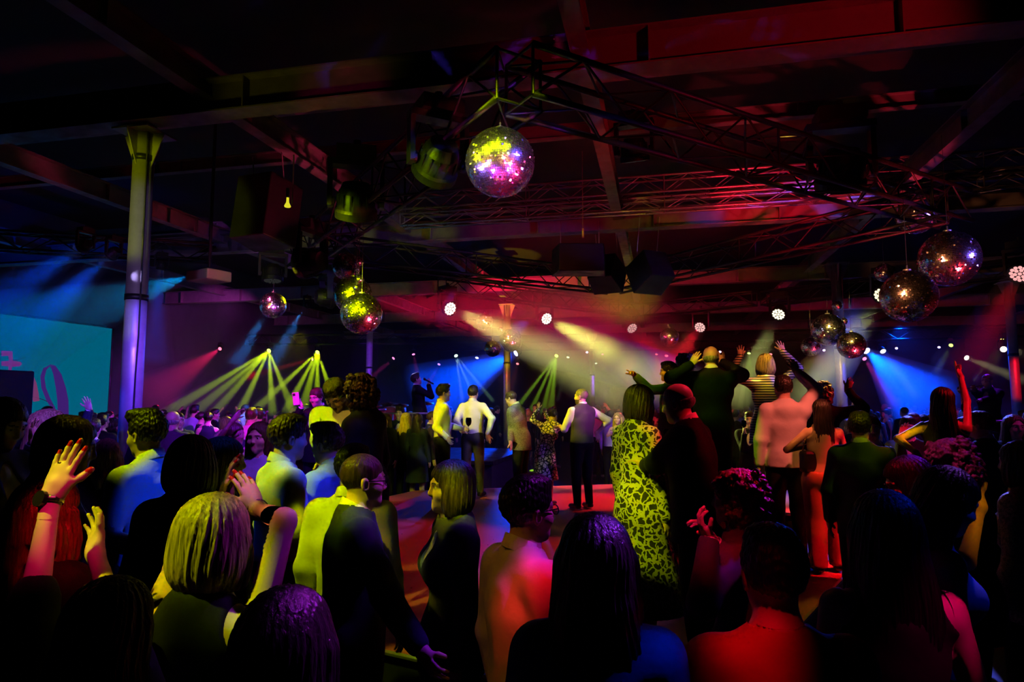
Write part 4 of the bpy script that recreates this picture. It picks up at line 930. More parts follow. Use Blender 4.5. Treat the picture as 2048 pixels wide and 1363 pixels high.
P('woman with glowing curly blond hair reaching up, behind the hooded sweater', (1642, 762, 7.0), .4, -25, 'f', 'curly', 'blond', wear='jacket', wc='black', q=1, seed=4, aR=A((1694, 778, 6.7), (1703, 757, 6.7), (.6, 0, -.8), curl=.3))
P('bald man in a dark suit with both arms up on the upper tier', (1421, 692, 6.4), .8, -15, 'm', 'bald', 'grey', skin='pink', wear='suit', wc='black', q=0, build=1.15, extras=(('glasses',),), aL=A((1384, 728, 6.3), (1397, 698, 6.3), (-1, 0, -.6), n=(.6, .8, 0), curl=.25), aR=A((1442, 722, 6.6), (1455, 697, 6.7), (1, 0, -.5), n=(-.6, .8, 0), curl=.3))
P('man pointing one arm out over the crowd, next to the bald man', (1338, 722, 7.2), .8, 72, 'm', 'short', 'black', wear='jacket', wc='green', q=0, aL=A((1270, 750, 6.9), (1254, 732, 6.8), (0, 0, -1), point=True, curl=.2, n=(0, 0, -1)))
P('person with dark curls holding a hand up beside the bald man', (1368, 706, 7.75), .8, 60, 'f', 'curly', 'dark', wear='jacket', wc='black', q=1, aL=A((1377, 752, 6.9), (1372, 728, 6.85), curl=.9, n=(-1, 0, 0)))
P('dark-haired man in a cream waistcoat and white shirt carrying a drink', (886, 768, 9.6), .4, -72, 'm', 'quiff', 'black', wear='shirt', wc='white', q=0, aL=A((925, 857, 9.6), (934, 857, 9.5), (0, 0, -1), curl=.8), aR=A((895, 876, 9.3), (902, 887, 9.2), (-.5, 0, -1)), extras=(('buttons',),))
P('man in a white shirt and tight dark trousers seen from behind on the podium', (946, 770, 10.6), .4, -14, 'm', 'short', 'black', wear='shirt', wc='white', lc='charcoal', q=0, aR=A((975, 868, 10.4), (977, 880, 10.4), (.5, -.5, -.3)), aL=A((925, 862, 10.3), (927, 853, 10.2), (-1, 0, -.5)), step=.10)
P('man in a light checked blazer leaning to the dancers', (1018, 783, 10.3), .4, 62, 'm', 'buzz', 'brown', wear='jacket', wc='grey', q=0, lean=12, hp=12, aL=A((1021, 882, 10.0), (1023, 893, 10.0), (0, 0, -1)))
P('man in a dark waistcoat reaching one arm toward the woman in the floral dress', (1163, 777, 9.5), .4, 28, 'm', 'buzz', 'ash', skin='pink', wear='vest', wc='charcoal', lc='black', q=0, hy=35, build=1.05, beard=True, aL=A((1120, 852, 9.7), (1112, 857, 9.8), (-.4, 0, -1)), aR=A((1193, 865, 9.6), (1196, 875, 9.6), (1, 0, -.5)))
P('woman in a floral print dress dancing beside the man in the waistcoat', (1108, 818, 10.1), .4, -30, 'f', 'updo', 'dark', wear='sdress', wc='floral', low=('x', .45, .24), q=0, lean=26, aL=A((1076, 818, 10.3), (1077, 801, 10.3), (-1, 0, -.5), curl=.1), aR=A((1086, 820, 10.5), (1086, 803, 10.5), (0, 0, -1), curl=.1))
P('woman with long wavy blond hair and bare arms near the leopard dress', (1236, 824, 12.9), 0, 150, 'f', 'wavy', 'blond', wear='tank', wc='green', q=1, aR=A((1236, 862, 12.6), (1246, 856, 12.6), (-1, 0, -.6)), aL=A((1250, 862, 12.6), (1243, 856, 12.6), (1, 0, -.6)))
P('man with slicked dark hair in an olive-lit suit seen from behind by the blue-lit column', (1718, 822, 5.45), 0, -32, 'm', 'short', 'dark', wear='suit', wc='green', q=0)
P('woman with long straight dark hair and black top with one bare arm lifted high', (1884, 773, 5.3), .4, -38, 'f', 'back', 'dark', wear='tank', wc='black', q=0, aR=A((1921, 752, 5.5), (1907, 727, 5.5), (.9, .1, -.2), curl=[.1, .15, .7, .6], splay=.3, n=(0, -.5, 1)), aL=A((1832, 905, 5.1), (1840, 930, 5.1), (-1, 0, -.3)))
P('woman with short dark hair and glasses lit red, looking down', (1800, 912, 3.1), 0, 72, 'f', 'bob', 'black', wear='jacket', wc='black', q=0, extras=(('glasses',),), hp=18)
P('woman with wavy violet-lit hair below the woman with the lifted arm', (1886, 879, 3.35), 0, 55, 'f', 'curly', 'ash', wear='jacket', wc='black', q=0, seed=12, hp=15)
P('woman with long blue-lit black hair and a bare arm beside the lifted handbag dancer', (1768, 978, 1.95), 0, -6, 'f', 'long', 'black', wear='tank', wc='black', q=0, aR=dict(ed=(.28, .05, -.95), fd=(.10, .1, -.98)), build=1.05)
P('dark-haired woman in a blue top with her violet-lit face turned down', (1915, 936, 2.45), 0, -100, 'f', 'long', 'black', wear='tank', wc='teal', q=0, hp=22, aL=A((1960, 1010, 2.75), (1945, 985, 2.8), (1, .3, -.4), curl=.5))
P('person with dark hair streaked violet at the bottom edge, next to the watch wearer', (572, 1172, 1.22), 0, -5, 'f', 'long', 'black', wear='tank', wc='black', q=0, build=.95)
P('woman lit magenta holding up a phone above the crowd', (632, 774, 8.2), .4, 160, 'f', 'updo', 'brown', wear='jacket', wc='black', q=0, hp=12, aR=A((603, 812, 8.0), (593, 796, 8.0), (-.6, 0, -1), n=(.2, 1, 0), curl=.5))
P('woman with long curly hair and blue blouse watching from the crowd', (521, 842, 5.2), 0, 172, 'f', 'long', 'brown', wear='shirt', wc='blue', q=0, seed=8)
P('singer on the low stage raising a microphone', (828, 747, 13.6), .75, -70, 'm', 'quiff', 'dark', wear='jacket', wc='black', q=0, aR=A((857, 768, 13.5), (861, 757, 13.5), (.3, 0, -1), curl=1.1, n=(-1, 0, 0)), lean=-6, hp=-12)
P('performer in a glittering dark suit with a trumpet on the band stage', (1974, 748, 11.6), .65, 120, 'm', 'buzz', 'dark', wear='jacket', wc='black', q=0, aR=A((1948, 776, 11.3), (1942, 770, 11.2), (-.3, 0, -1), curl=1.0), aL=A((1962, 800, 11.2), (1955, 800, 11.1), (1, 0, -1)))
P('man in a dark suit with a drink, between the bald man and the striped dancer', (1500, 822, 10.0), 0, 150, 'm', 'short', 'dark', wear='jacket', wc='black', q=1, aR=A((1489, 866, 9.8), (1488, 858, 9.8), curl=.9, n=(1, 0, 0)))
P('blonde woman from behind lit bright yellow near the stage', (812, 824, 12.1), 0, -10, 'f', 'long', 'blond', wear='tank', wc='black', q=1)
P('long dark-haired woman beside the bright blonde near the stage', (836, 826, 11.9), 0, -20, 'f', 'back', 'dark', wear='sdress', wc='navy', low=('x', .5, .22), q=1)
P('woman with violet-rimmed long hair near the thin purple column', (772, 826, 12.0), 0, 165, 'f', 'long', 'brown', wear='jacket', wc='black', q=1)
P('man with dark swept hair looking over the bright blonde', (800, 812, 13), 0, 170, 'm', 'quiff', 'dark', wear='jacket', wc='navy', q=1)
P('man in an open dark jacket raising a glass beside the waistcoat dancer', (864, 822, 12.2), 0, -80, 'm', 'short', 'brown', wear='jacket', wc='charcoal', q=1)
P('person reaching a hand high by the blue-lit column', (1700, 838, 10.3), 0, 20, 'm', 'short', 'grey', wear='jacket', wc='navy', q=1, aR=A((1706, 806, 10.2), (1708, 786, 10.2), curl=.5, n=(-1, 0, 0)))
P('person with bare red-lit shoulders beside the olive-lit suit', (1742, 830, 6.6), 0, 160, 'f', 'updo', 'dark', wear='tank', wc='black', q=1)
P('man with a red-lit hand at his chin, beside the woman with the lifted arm', (1815, 832, 7.3), 0, 150, 'm', 'short', 'dark', wear='jacket', wc='black', q=1, aR=A((1803, 868, 7.0), (1808, 856, 7.0), curl=.6))
P('dark-haired guest watching the performer, outlined in blue', (1962, 822, 6.2), 0, 30, 'm', 'short', 'dark', wear='jacket', wc='navy', q=1)
P('guest in black next to the one outlined in blue', (1936, 833, 6.6), 0, 15, 'm', 'short', 'black', wear='jacket', wc='black', q=1)
P('long-haired guest with a violet-rimmed head under the bright red column', (2026, 828, 6.8), 0, 170, 'f', 'long', 'brown', wear='jacket', wc='black', q=1)
P('person in glittering dark clothes at the frame edge behind the blue top', (2040, 880, 3.6), 0, 30, 'f', 'bob', 'black', wear='jacket', wc='sequin', q=1)
# hand-held things
def wine_glass(p, s, lb, fill=True):
    r = empty('wine_glass', tuple(p)); r.scale = (s,) * 3; tag(r, lb, 'glass'); g = MATS.get('clear_glass')
    if g is None:
        g = mat('clear_glass', (1, 1, 1), .02); g.node_tree.nodes['Principled BSDF'].inputs['Transmission Weight'].default_value = 1.0
    MB().lathe([(.001, 0), (.034, .002), (.005, .008), (.004, .075), (.008, .08), (.030, .10), (.040, .135), (.038, .165), (.033, .19), (.032, .19), (.037, .165), (.0385, .135), (.029, .102), (.001, .086)], n=24).build('bowl_and_stem', g, r, smooth=True)
    if fill: MB().lathe([(.001, .088), (.027, .103), (.0375, .135), (.0375, .14), (.001, .14)], n=24).build('drink', mat('amber_drink', (.7, .45, .05), .1), r, smooth=True)
wine_glass(at(314, 1128, 3.28) + Vector((0, 0, -.05)), 1.1, 'wine glass in the hand of the man in profile')
wine_glass(at(937, 864, 9.45), 1.1, 'wine glass carried by the man in the cream waistcoat')
wine_glass(at(1488, 866, 9.7), 1.0, 'glass held by the man in a dark suit and white shirt')
def rbox(name, p, size, eu, m, lb, cat, bev=.004, extra=None):
    o = MB().box((0, 0, 0), size).build(name, m, bevel=bev); o.location = p; o.rotation_euler = eu; tag(o, lb, cat); return o
ph = empty('phone', tuple(at(592, 797, 7.95))); ph.rotation_euler = (0, R(-8), R(10)); tag(ph, 'pink phone held up by the woman lit magenta', 'phone')
MB().box((0, 0, 0), (.078, .009, .155)).build('case', mat('pink_phone_case', (.85, .5, .5), .4), ph, bevel=.004); MB().box((-.018, -.006, .052), (.03, .004, .03)).build('camera_bump', mat('dark_lens', (.05, .02, .03), .2), ph)
mc = empty('microphone', tuple(at(857, 762, 13.4))); mc.rotation_euler = (0, R(-62), 0); tag(mc, 'handheld microphone held up by the singer', 'microphone')
MB().lathe([(.001, -.12), (.014, -.12), (.017, .06), (.001, .061)], n=14).build('handle', blackm, mc, smooth=True); MB().lathe([(.001, .055), (.024, .07), (.027, .095), (.018, .118), (.001, .125)], n=14).build('grille_head', blackm, mc, smooth=True)
tp = empty('trumpet', tuple(at(1946, 774, 11.15))); tp.rotation_euler = (0, R(10), R(190)); tag(tp, 'trumpet held by the performer in the dark suit', 'trumpet'); brass = mat('brass', (.8, .55, .2), .25, 1.0)
MB().path([(-.22, 0, 0), (.10, 0, 0)], .007).path([(-.12, 0, 0), (-.14, 0, -.03), (-.12, 0, -.06), (.08, 0, -.06), (.10, 0, -.03), (.08, 0, 0)], .007).build('tubing', brass, tp, smooth=True)
MB().lathe([(.007, 0), (.010, .08), (.018, .12), (.035, .15), (.06, .165)], (.10, 0, 0), Matrix.Rotation(math.pi / 2, 3, 'Y'), n=18).build('bell', brass, tp, smooth=True)
vb = MB(); [vb.tube((x, 0, -.08), (x, 0, .04), .010, n=8) for x in (-.04, -.015, .01)]; vb.build('valves', brass, tp, smooth=True)
hb = empty('handbag', tuple(at(1632, 922, 6.05))); hb.rotation_euler = (0, 0, R(8)); tag(hb, 'small dark handbag carried behind the satin-trousered woman', 'handbag')
MB().box((0, 0, 0), (.30, .10, .20)).build('bag', mat('black_leather', (.015, .014, .014), .3), hb, bevel=.03); MB().path([(-.13, 0, .09), (-.09, 0, .24), (0, 0, .30), (.09, 0, .24), (.13, 0, .09)], .006).build('strap', mat('gold', (.9, .7, .3), .2, 1.0), hb, smooth=True)
# drum kit and monitor rack at the band stages
def cymbal(px, py, d, z0, rr, lb):
    p = at(px, py, d); r = empty('cymbal', (p.x, p.y, z0)); tag(r, lb, 'cymbal'); h = p.z - z0
    MB().tube((0, 0, 0), (0, 0, h), .012, n=8).tube((0, 0, .25), (.22, 0, 0), .01, n=6).tube((0, 0, .25), (-.12, .19, 0), .01, n=6).tube((0, 0, .25), (-.12, -.19, 0), .01, n=6).build('stand', alu, r)
    MB().lathe([(.001, .03), (.03, .028), (.05, .012), (rr, -.012), (rr, -.015), (.05, .008), (.001, .02)], (0, 0, h), Matrix.Rotation(R(12), 3, 'X'), n=26).build('disc', brass, r, smooth=True)
for a in ((745, 810, 15.2, .22, 'cymbal nearest the thin purple column'), (775, 807, 16.0, .26, 'pink-lit cymbal behind the crowd'), (800, 809, 15.3, .2, 'small cymbal in front of the singer'), (850, 805, 16, .22, 'cymbal behind the singer')): cymbal(a[0], a[1], a[2], .756, a[3], a[4])
def drum(px, py, d, z0, rr, h, lb, lay=False):
    p = at(px, py, d); r = empty('drum', tuple(p)); tag(r, lb, 'drum'); m = Matrix.Rotation(math.pi / 2, 3, 'X') if lay else None
    MB().lathe([(.001, -h / 2), (rr, -h / 2), (rr, h / 2), (.001, h / 2)], rot=m, n=26).build('shell', mat('drum_shell', (.25, .04, .05), .3), r, smooth=False)
    MB().lathe([(rr + .002, h / 2 - .03), (rr + .012, h / 2 - .03), (rr + .012, h / 2 + .01), (rr + .002, h / 2 + .01)], rot=m, n=26).lathe([(rr + .002, -h / 2 - .01), (rr + .012, -h / 2 - .01), (rr + .012, -h / 2 + .03), (rr + .002, -h / 2 + .03)], rot=m, n=26).build('hoop', alu, r, smooth=True)
    g = MB(); zz = z0 - p.z
    for i in range(3): a = i * 2.09; g.tube((rr * math.cos(a), rr * math.sin(a), 0), (rr * 1.1 * math.cos(a), rr * 1.1 * math.sin(a), zz), .01, n=6)
    g.build('legs', alu, r)
drum(783, 836, 14.8, .75, .26, .42, 'bass drum on the low stage', True); drum(752, 832, 13.95, .75, .2, .3, 'floor tom nearest the thin purple column'); drum(815, 832, 14.3, .75, .17, .16, 'snare drum in front of the singer')
def rail(x0, x1, y, d, z0, lb):
    a, b = at(x0, y, d), at(x1, y, d); r = empty('stage_rail', ((a.x + b.x) / 2, (a.y + b.y) / 2, z0)); tag(r, lb, 'railing'); c = r.location; top = MB(); top.tube(a - c, b - c, .018, n=8); top.tube(a - c - Vector((0, 0, .3)), b - c - Vector((0, 0, .3)), .012, n=8); top.build('rail', alu, r, smooth=True)
    g = MB(); n = 3
    for i in range(n + 1): q = a.lerp(b, i / n) - c; g.tube(q, (q.x, q.y, 0), .016, n=8)
    g.build('post', alu, r, smooth=True)
rail(1975, 2060, 842, 10.6, .65, 'thin metal railing in front of the stage performer'); rail(1905, 1932, 838, 10.8, .65, 'short railing end by the woman with the lifted arm'); rail(745, 865, 826, 13.15, .75, 'thin railing along the low stage')
# ------------------------------------------------------------------ the crowd
tmpl = []
looks = [('m', 'short', 'dark', 'jacket', 'black', 'trousers', 'short-haired guest in a dark jacket'), ('f', 'long', 'brown', 'tank', 'black', 'trousers', 'long-haired guest in a black top'),
         ('m', 'short', 'brown', 'shirt', 'white', 'trousers', 'brown-haired guest in a white shirt'), ('f', 'bob', 'blond', 'jacket', 'navy', 'trousers', 'blond guest with a bob'),
         ('m', 'bald', 'grey', 'jacket', 'charcoal', 'trousers', 'balding guest in a grey jacket'), ('f', 'updo', 'dark', 'dress', 'navy', ('x', .5, .22), 'guest with pinned-up hair in a navy dress'),
         ('m', 'quiff', 'dark', 'shirt', 'blue', 'trousers', 'guest with swept-up hair in a pale blue shirt'), ('f', 'wavy', 'blond', 'sdress', 'black', ('x', .5, .22), 'wavy blond guest in a black dress'),
         ('m', 'buzz', 'brown', 'suit', 'navy', 'trousers', 'close-cropped guest in a navy suit'), ('f', 'back', 'dark', 'tank', 'redc', 'trousers', 'dark long-haired guest in a red top'),
         ('m', 'short', 'black', 'shirt', 'cream', 'trousers', 'black-haired guest in a cream shirt'), ('f', 'curly', 'brown', 'jacket', 'black', 'trousers', 'curly-haired guest in a black jacket'),
         ('m', 'short', 'dark', 'shirt', 'white', 'trousers', 'guest in a white shirt with one hand up'), ('f', 'pony', 'brown', 'tank', 'black', 'trousers', 'ponytailed guest with both hands up')]
for i, (sx, hr, hcol, we, wcol, lo, desc) in enumerate(looks):
    kw = {}
    if i == 12: kw = dict(aR=dict(w=(.30, .22, 1.72), local=1, n=(0, 1, 0)))
    if i == 13: kw = dict(aR=dict(w=(.24, .16, 1.80), local=1, n=(0, 1, 0)), aL=dict(w=(-.24, .2, 1.78), local=1, n=(0, 1, 0)))
    o = person(desc, None, 0, 0, sx, hr, hcol, ['fair', 'tan', 'pink'][i % 3], we, wcol, lo, 'black', q=2, crowd=True, H=1.78 if sx == 'm' else 1.67, seed=i, **kw)
    tmpl.append((o, desc))
used = set(); placed = []
taken = [(o.location.x, o.location.y) for o in bpy.data.objects if o.get('category') == 'person' and o not in [t[0] for t in tmpl]]
def region(px, d):
    far = 'far back' if d > 14 else ('midway' if d > 9 else 'near')
    for x1, nm in ((150, 'under the teal screen'), (330, 'around the thick steel column'), (480, 'beneath the first yellow-green fan'), (600, 'beneath the second yellow-green fan'), (740, 'behind the tall man looking down'), (880, 'in front of the low stage'), (1060, 'behind the white-shirted dancers'),
                   (1260, 'around the waistcoat dancer'), (1480, 'behind the suited man'), (1680, 'behind the striped dancer'), (1800, 'around the olive-lit suit'), (1920, 'beneath the strong blue beam'), (9999, 'before the stage performer')):
        if px < x1: return far, nm
cnt = {}
spots = []
r_ = random.Random(5)
def in_podium(x, y): 
    px = 1024 + x / y * FPX; return (y < 13.0 and 560 < px < 1760 and y > 3.0) or (8.5 < y < 13 and 540 < px < 1800)
def on_stage(x, y): 
    a = at(860, 760, 15.2); b = at(1985, 760, 12.2)
    return (abs(x - a.x) < 4 and abs(y - a.y) < 2.9) or (abs(x - b.x) < 2.6 and abs(y - b.y) < 2.0)
tries = 0
cols = [(o.location.x, o.location.y) for o in bpy.data.objects if o.name.startswith('column')] + [(sb.location.x - .2, sb.location.y), (sb.location.x + .1, sb.location.y)] * 1
while len(spots) < 215 and tries < 9000:
    tries += 1
    d = r_.uniform(4.6, 20) if r_.random() < .62 else r_.uniform(13, 23); px = r_.uniform(-20, 2080)
    x = (px - 1024) / FPX * d
    if in_podium(x, d) or on_stage(x, d) or x < (wl_u + d * .2) / 1.0 * .9: continue
    if d < 5.6 and not (px < 250 or px > 1980): continue
    if 1380 < px < 1720 and d < 9: continue
    if 1900 < px and d < 9.5 and r_.random() < .75: continue
    mind = .58 if d < 12 else .66
    if any((x - a) ** 2 + (d - b) ** 2 < mind ** 2 for a, b in spots): continue
    if any((x - a) ** 2 + (d - b) ** 2 < .68 ** 2 for a, b in taken) or any((x - a) ** 2 + (d - b) ** 2 < .45 ** 2 for a, b in cols): continue
    spots.append((x, d))
spots.sort(key=lambda s: s[1])
for k, (x, d) in enumerate(spots):
    i = r_.choice([0, 1, 2, 3, 4, 5, 6, 7, 8, 9, 10, 11, 0, 1, 8, 11, 2, 5] + ([12, 13] if d > 6 and r_.random() < .35 else [])); o, desc = tmpl[i]
    c = o if i not in used else copy_tree(o); used.add(i)
    c.location = (x, d, 0); c.rotation_euler = (0, 0, R(r_.gauss(-10 if x < 4 else 15, 50) + (180 if r_.random() < .18 else 0))); c.scale = (o.scale[0] if c is not o else c.scale[0],) * 3
    sc_ = r_.uniform(.965, 1.035); c.scale = tuple((1.78 if looks[i][0] == 'm' else 1.67) / 1.75 * sc_ for _ in range(3))
    far, nm = region(1024 + x / d * FPX, d); lb = '%s %s, %s' % (desc, nm, {'far back': 'far off', 'midway': 'midway back', 'near': 'close by'}[far])
    c['label'] = lb; cnt.setdefault(lb, []).append(c)
for i, (o, d) in enumerate(tmpl):
    if i not in used:
        for ch in list(o.children): bpy.data.objects.remove(ch)
        bpy.data.objects.remove(o)
for lb, os_ in cnt.items():
    if len(os_) > 1:
        for o in os_: o['group'] = lb.replace('guest', 'guests')
# ------------------------------------------------------------------ light on people, floor and columns: added spots that have no fixtures
YEL, YL2, BLU, PUR, RED_, MAG = (1, .86, .0), (.75, 1, .0), (.0, .03, 1), (.22, .01, 1), (1, .004, .02), (1, .0, .35)
def L(loc, px, col, e, ang, blend=.4, rad=.06): spot(Vector(loc), at(*px), col, e, ang, blend, rad)

def LS(pt, off, col, irr, rad, blend=.18):
    t = at(*pt); loc = t + Vector(off); D = Vector(off).length; spot(loc, t, col, irr * 39.5 * D * D, math.degrees(2 * math.atan(rad / D)), blend, .05)
LS((138, 905, 1.72), (-1.2, -.7, 2.2), (.85, 1, .0), 1.5, .17)
LS((85, 1090, 1.65), (.8, -1.0, 2.2), (1, .01, .18), .7, .12)
LS((185, 950, 1.95), (1.0, .4, 2.0), MAG, .4, .12)
LS((160, 1060, 2.2), (.8, -1.5, 2.2), RED_, 1.0, .16)
LS((390, 1060, 1.7), (-1.3, -.7, 2.2), YL2, 1.3, .13, .5)
LS((505, 1090, 1.75), (1.3, .8, 2.0), (.35, .01, 1), .45, .15, .5)
LS((535, 1045, 1.9), (.3, -1.2, 2.2), (1, .35, .1), .9, .10, .5); LS((478, 950, 2.03), (-.9, -.9, 2.2), YEL, .8, .08); LS((490, 945, 2.03), (1.1, -.3, 2.2), (.6, .0, .8), .6, .09)
LS((300, 890, 3.7), (-1.5, -.9, 2.5), YL2, .8, .24)
LS((335, 1030, 3.7), (1.8, -1.2, 2.6), (.0, .035, 1), .6, .28)
LS((548, 895, 3.8), (-1.8, -.8, 2.5), YL2, 1.1, .25)
LS((590, 1000, 3.9), (2, -1, 2.5), (.02, .035, 1), .7, .26)
LS((640, 890, 4.4), (-1.5, -.6, 2.5), (.9, .8, 0), .5, .18)
LS((655, 990, 4.4), (1.8, -1, 2.5), (.1, .02, 1), .35, .25)
LS((655, 840, 4.8), (-.9, -1.3, 2.6), YL2, 1.0, .50)
LS((640, 1010, 3.3), (-.6, -1.6, 2.5), YL2, 1.0, .2)
LS((695, 965, 2.95), (-1.6, -.6, 2.5), (.9, .8, 0), .8, .16)
LS((765, 985, 2.9), (1.6, .3, 2.4), (.40, .02, 1), .7, .22, .5)
LS((735, 1072, 2.9), (-1.2, -1.2, 2.4), YL2, 1.0, .12, .05)
LS((785, 1090, 2.9), (1.3, .7, 2.2), (.0, .04, 1), 1.2, .14, .5)
LS((862, 990, 2.97), (-1.8, .1, 2.0), (.9, .9, 0), 1.0, .08)
LS((930, 1040, 3.0), (-.6, -1.5, 2.2), YL2, 1.6, .09, .6)
LS((955, 980, 3.0), (1.5, .8, 2.3), PUR, .4, .14)
LS((1090, 1045, 2.3), (1.6, .6, 2.2), (.5, .02, .9), .7, .17)
LS((1062, 1108, 2.2), (1.2, -.6, 2.2), (1, .0, .6), .9, .06)
LS((1050, 1190, 2.2), (.4, -1.5, 2.0), RED_, 1.2, .10, .7)
LS((965, 1160, 2.3), (-1, -1.2, 2.3), (1, .4, .03), .10, .26, .6)
LS((1240, 1130, 1.5), (1.2, .8, 2.2), (.3, .03, 1), 4, .10, .8)
LS((1350, 1290, 1.5), (1.2, .2, 2.2), BLU, .8, .07)
LS((1265, 880, 4.1), (-1.8, -1.4, 2.3), YL2, .75, .32)
LS((1265, 1010, 4.1), (-1.8, -1.8, 2.3), YL2, .6, .30)
LS((1300, 1010, 4.1), (1.8, -1.5, 2.3), RED_, .6, .30)
LS((1350, 800, 3.95), (1.5, .0, 2.2), (1, .02, .07), 1.0, .19)
LS((1480, 965, 2.7), (.8, .3, 2.3), RED_, 1.6, .14, .6)
LS((1515, 1000, 2.7), (1.3, .8, 2.2), PUR, 1.2, .16)
LS((1400, 1060, 2.5), (-.3, -1, 2.2), (.9, .02, .3), .3, .10)
LS((1430, 1150, 2.6), (-.5, -1.2, 2.2), RED_, .5, .18)
LS((1500, 1290, 1.6), (-.3, -1.0, 2.0), (1, .0, .015), .6, .12, 1)
LS((1560, 860, 6.5), (.5, -2, 2.3), (1, .13, .08), 1.0, .42)
LS((1640, 890, 6.05), (-1.3, -1.5, 2.5), (1, .3, .05), .4, .3)
LS((1655, 1040, 6.05), (.7, -1.3, 2.9), RED_, 1.4, .34)
LS((1685, 1125, 6.15), (.5, -.6, 2.6), (1, .03, .03), 6, .20)
LS((1412, 1008, 7.0), (.4, -.5, 2.6), (1, .06, .03), 3, .16); LS((1572, 1022, 6.95), (.4, -.5, 2.6), (1, .16, .06), 4, .14)
LS((1535, 745, 7.1), (-.3, -1.6, 2.6), (1, .6, .05), 1.1, .24)
LS((1520, 688, 7.1), (.8, -2, 1.6), (1, .16, .05), .6, .38)
LS((1640, 775, 6.85), (1.2, .3, 1.9), (1, .6, .15), 4, .12)
LS((1700, 770, 6.7), (1.4, -1, 1.9), RED_, .8, .16)
LS((1420, 710, 6.4), (-.8, -1.8, 1.6), (1, .35, .05), .6, .22)
LS((1420, 790, 6.4), (-1.5, -1.5, 2), (.4, .8, 0), .45, .3)
LS((1325, 745, 7.1), (-1.5, -1, 1.8), (1, .5, 0), .8, .12); LS((1300, 770, 7.1), (-1.0, -1.5, 1.8), (.4, .9, 0), .7, .16); LS((1262, 742, 6.9), (-.5, -1.5, 1.8), (1, .4, 0), .8, .10)
LS((886, 825, 9.6), (-2, -1.5, 2), YEL, 1.1, .42)
LS((948, 820, 10.6), (-1.0, -2.5, 1.8), YEL, 1.1, .34); LS((930, 840, 10.3), (2, -1.5, 1.9), (.35, .25, 1), .5, .6)
LS((1018, 825, 10.3), (-1.5, -2, 1.9), (.8, .9, .1), .9, .40); LS((1020, 880, 10.2), (1.5, -2, 2), (1, .15, .1), .5, .3)
LS((1150, 820, 9.5), (-2, -1.5, 2), YEL, 1.3, .38)
LS((1108, 855, 10.1), (-1, -2, 2), YEL, .7, .25); LS((1118, 920, 10.1), (1, -2, 2.2), (.8, .1, .7), .9, .35)
LS((1240, 845, 12.9), (-1.2, -2, 2), YEL, .8, .26)
LS((1718, 880, 5.45), (1.0, -1.5, 2.4), YL2, .12, .26); LS((1712, 845, 5.45), (-.8, -1.4, 2.2), YEL, .5, .09)
LS((1832, 850, 5.2), (-1, -1.5, 2.3), (1, .7, 0), 1.2, .12); LS((1915, 785, 5.4), (1.5, -1, 2), RED_, .9, .38)
LS((1780, 960, 3.1), (-.8, -.6, 2.4), RED_, .6, .15); LS((1835, 950, 3.1), (1.2, .4, 2.4), PUR, 1.2, .12)
LS((1880, 925, 3.3), (-.8, -.6, 2.4), (1, .03, .3), .3, .17); LS((1920, 905, 3.3), (1.2, .4, 2.4), PUR, .3, .10)
LS((1810, 1050, 1.95), (1.3, .1, 2.2), (.0, .03, 1), .8, .11); LS((1920, 1240, 1.8), (.8, -1, 2.1), (1, 0, .25), .7, .13)
LS((1945, 1035, 2.4), (.8, .8, 2.2), (.4, .1, 1), .8, .12); LS((1935, 1150, 2.4), (.9, -.5, 2.2), (.0, .03, 1), .5, .10); LS((1990, 1050, 2.7), (.2, -1.2, 2.2), (1, .4, 0), .35, .12)
LS((660, 1260, 1.2), (.6, .7, 2.0), (.45, .02, .8), 4, .10, .8)
LS((862, 1330, 2.5), (.8, .4, 2.2), PUR, .5, .11)
LS((622, 805, 8.2), (-.5, -2, 2), (1, .02, .4), 1.2, .36)
LS((92, 865, 4.2), (1.0, -1.5, 2.3), (.35, .08, 1), .9, .28); LS((175, 800, 6.3), (.5, -1.5, 2), (.7, .1, 1), .9, .16)
LS((521, 880, 5.2), (1.2, -1.5, 2.4), (.4, .06, 1), .6, .28)
LS((445, 915, 3.1), (-1.4, -.6, 2.5), YL2, .5, .14)
LS((400, 890, 3.0), (-1, -.2, 2.5), YL2, .5, .06)
LS((430, 860, 8), (2, -3, 2.3), PUR, 1.3, 1.7, .6); LS((330, 850, 9), (1, 2.5, 2.3), (.9, .9, 0), 1.0, 1.6, .6); LS((560, 840, 9.5), (1, -3, 2.3), (1, .0, .45), .9, 1.1, .6); LS((200, 850, 6), (2, -2, 2.3), PUR, .35, 1.2, .6)
LS((500, 840, 12), (0, 3, 2.0), YEL, 1.0, 1.6, .6); LS((420, 845, 14), (3, -3, 2.0), (.5, .02, 1), 1.2, 2.5, .6)
LS((812, 840, 12), (-1.2, -1.8, 2), YEL, .9, .22); LS((795, 850, 9), (2, 2.5, 2), (.15, .1, 1), 1.0, 1.0); LS((862, 850, 12), (-1, -2, 2), (1, .5, .1), .4, .3)
LS((1120, 840, 13), (2, -3, 2.2), PUR, .6, 2.4, .6); LS((1240, 850, 11), (2, -3, 2.2), PUR, .5, 1.2, .6)
LS((1760, 850, 8), (2, -3, 2.2), (.6, .02, .4), .35, 1.2, .6); LS((1780, 850, 9), (1, 3, 2.2), (.1, .12, 1), 1.6, 1.8, .6); LS((1985, 850, 7), (1, 3, 2.2), (.1, .12, 1), 1.6, 1.2, .6); LS((1800, 870, 7), (-1, -2, 2.2), RED_, .5, .35)
LS((1500, 845, 10), (.5, -2, 2.2), (1, .5, .0), .5, .3)
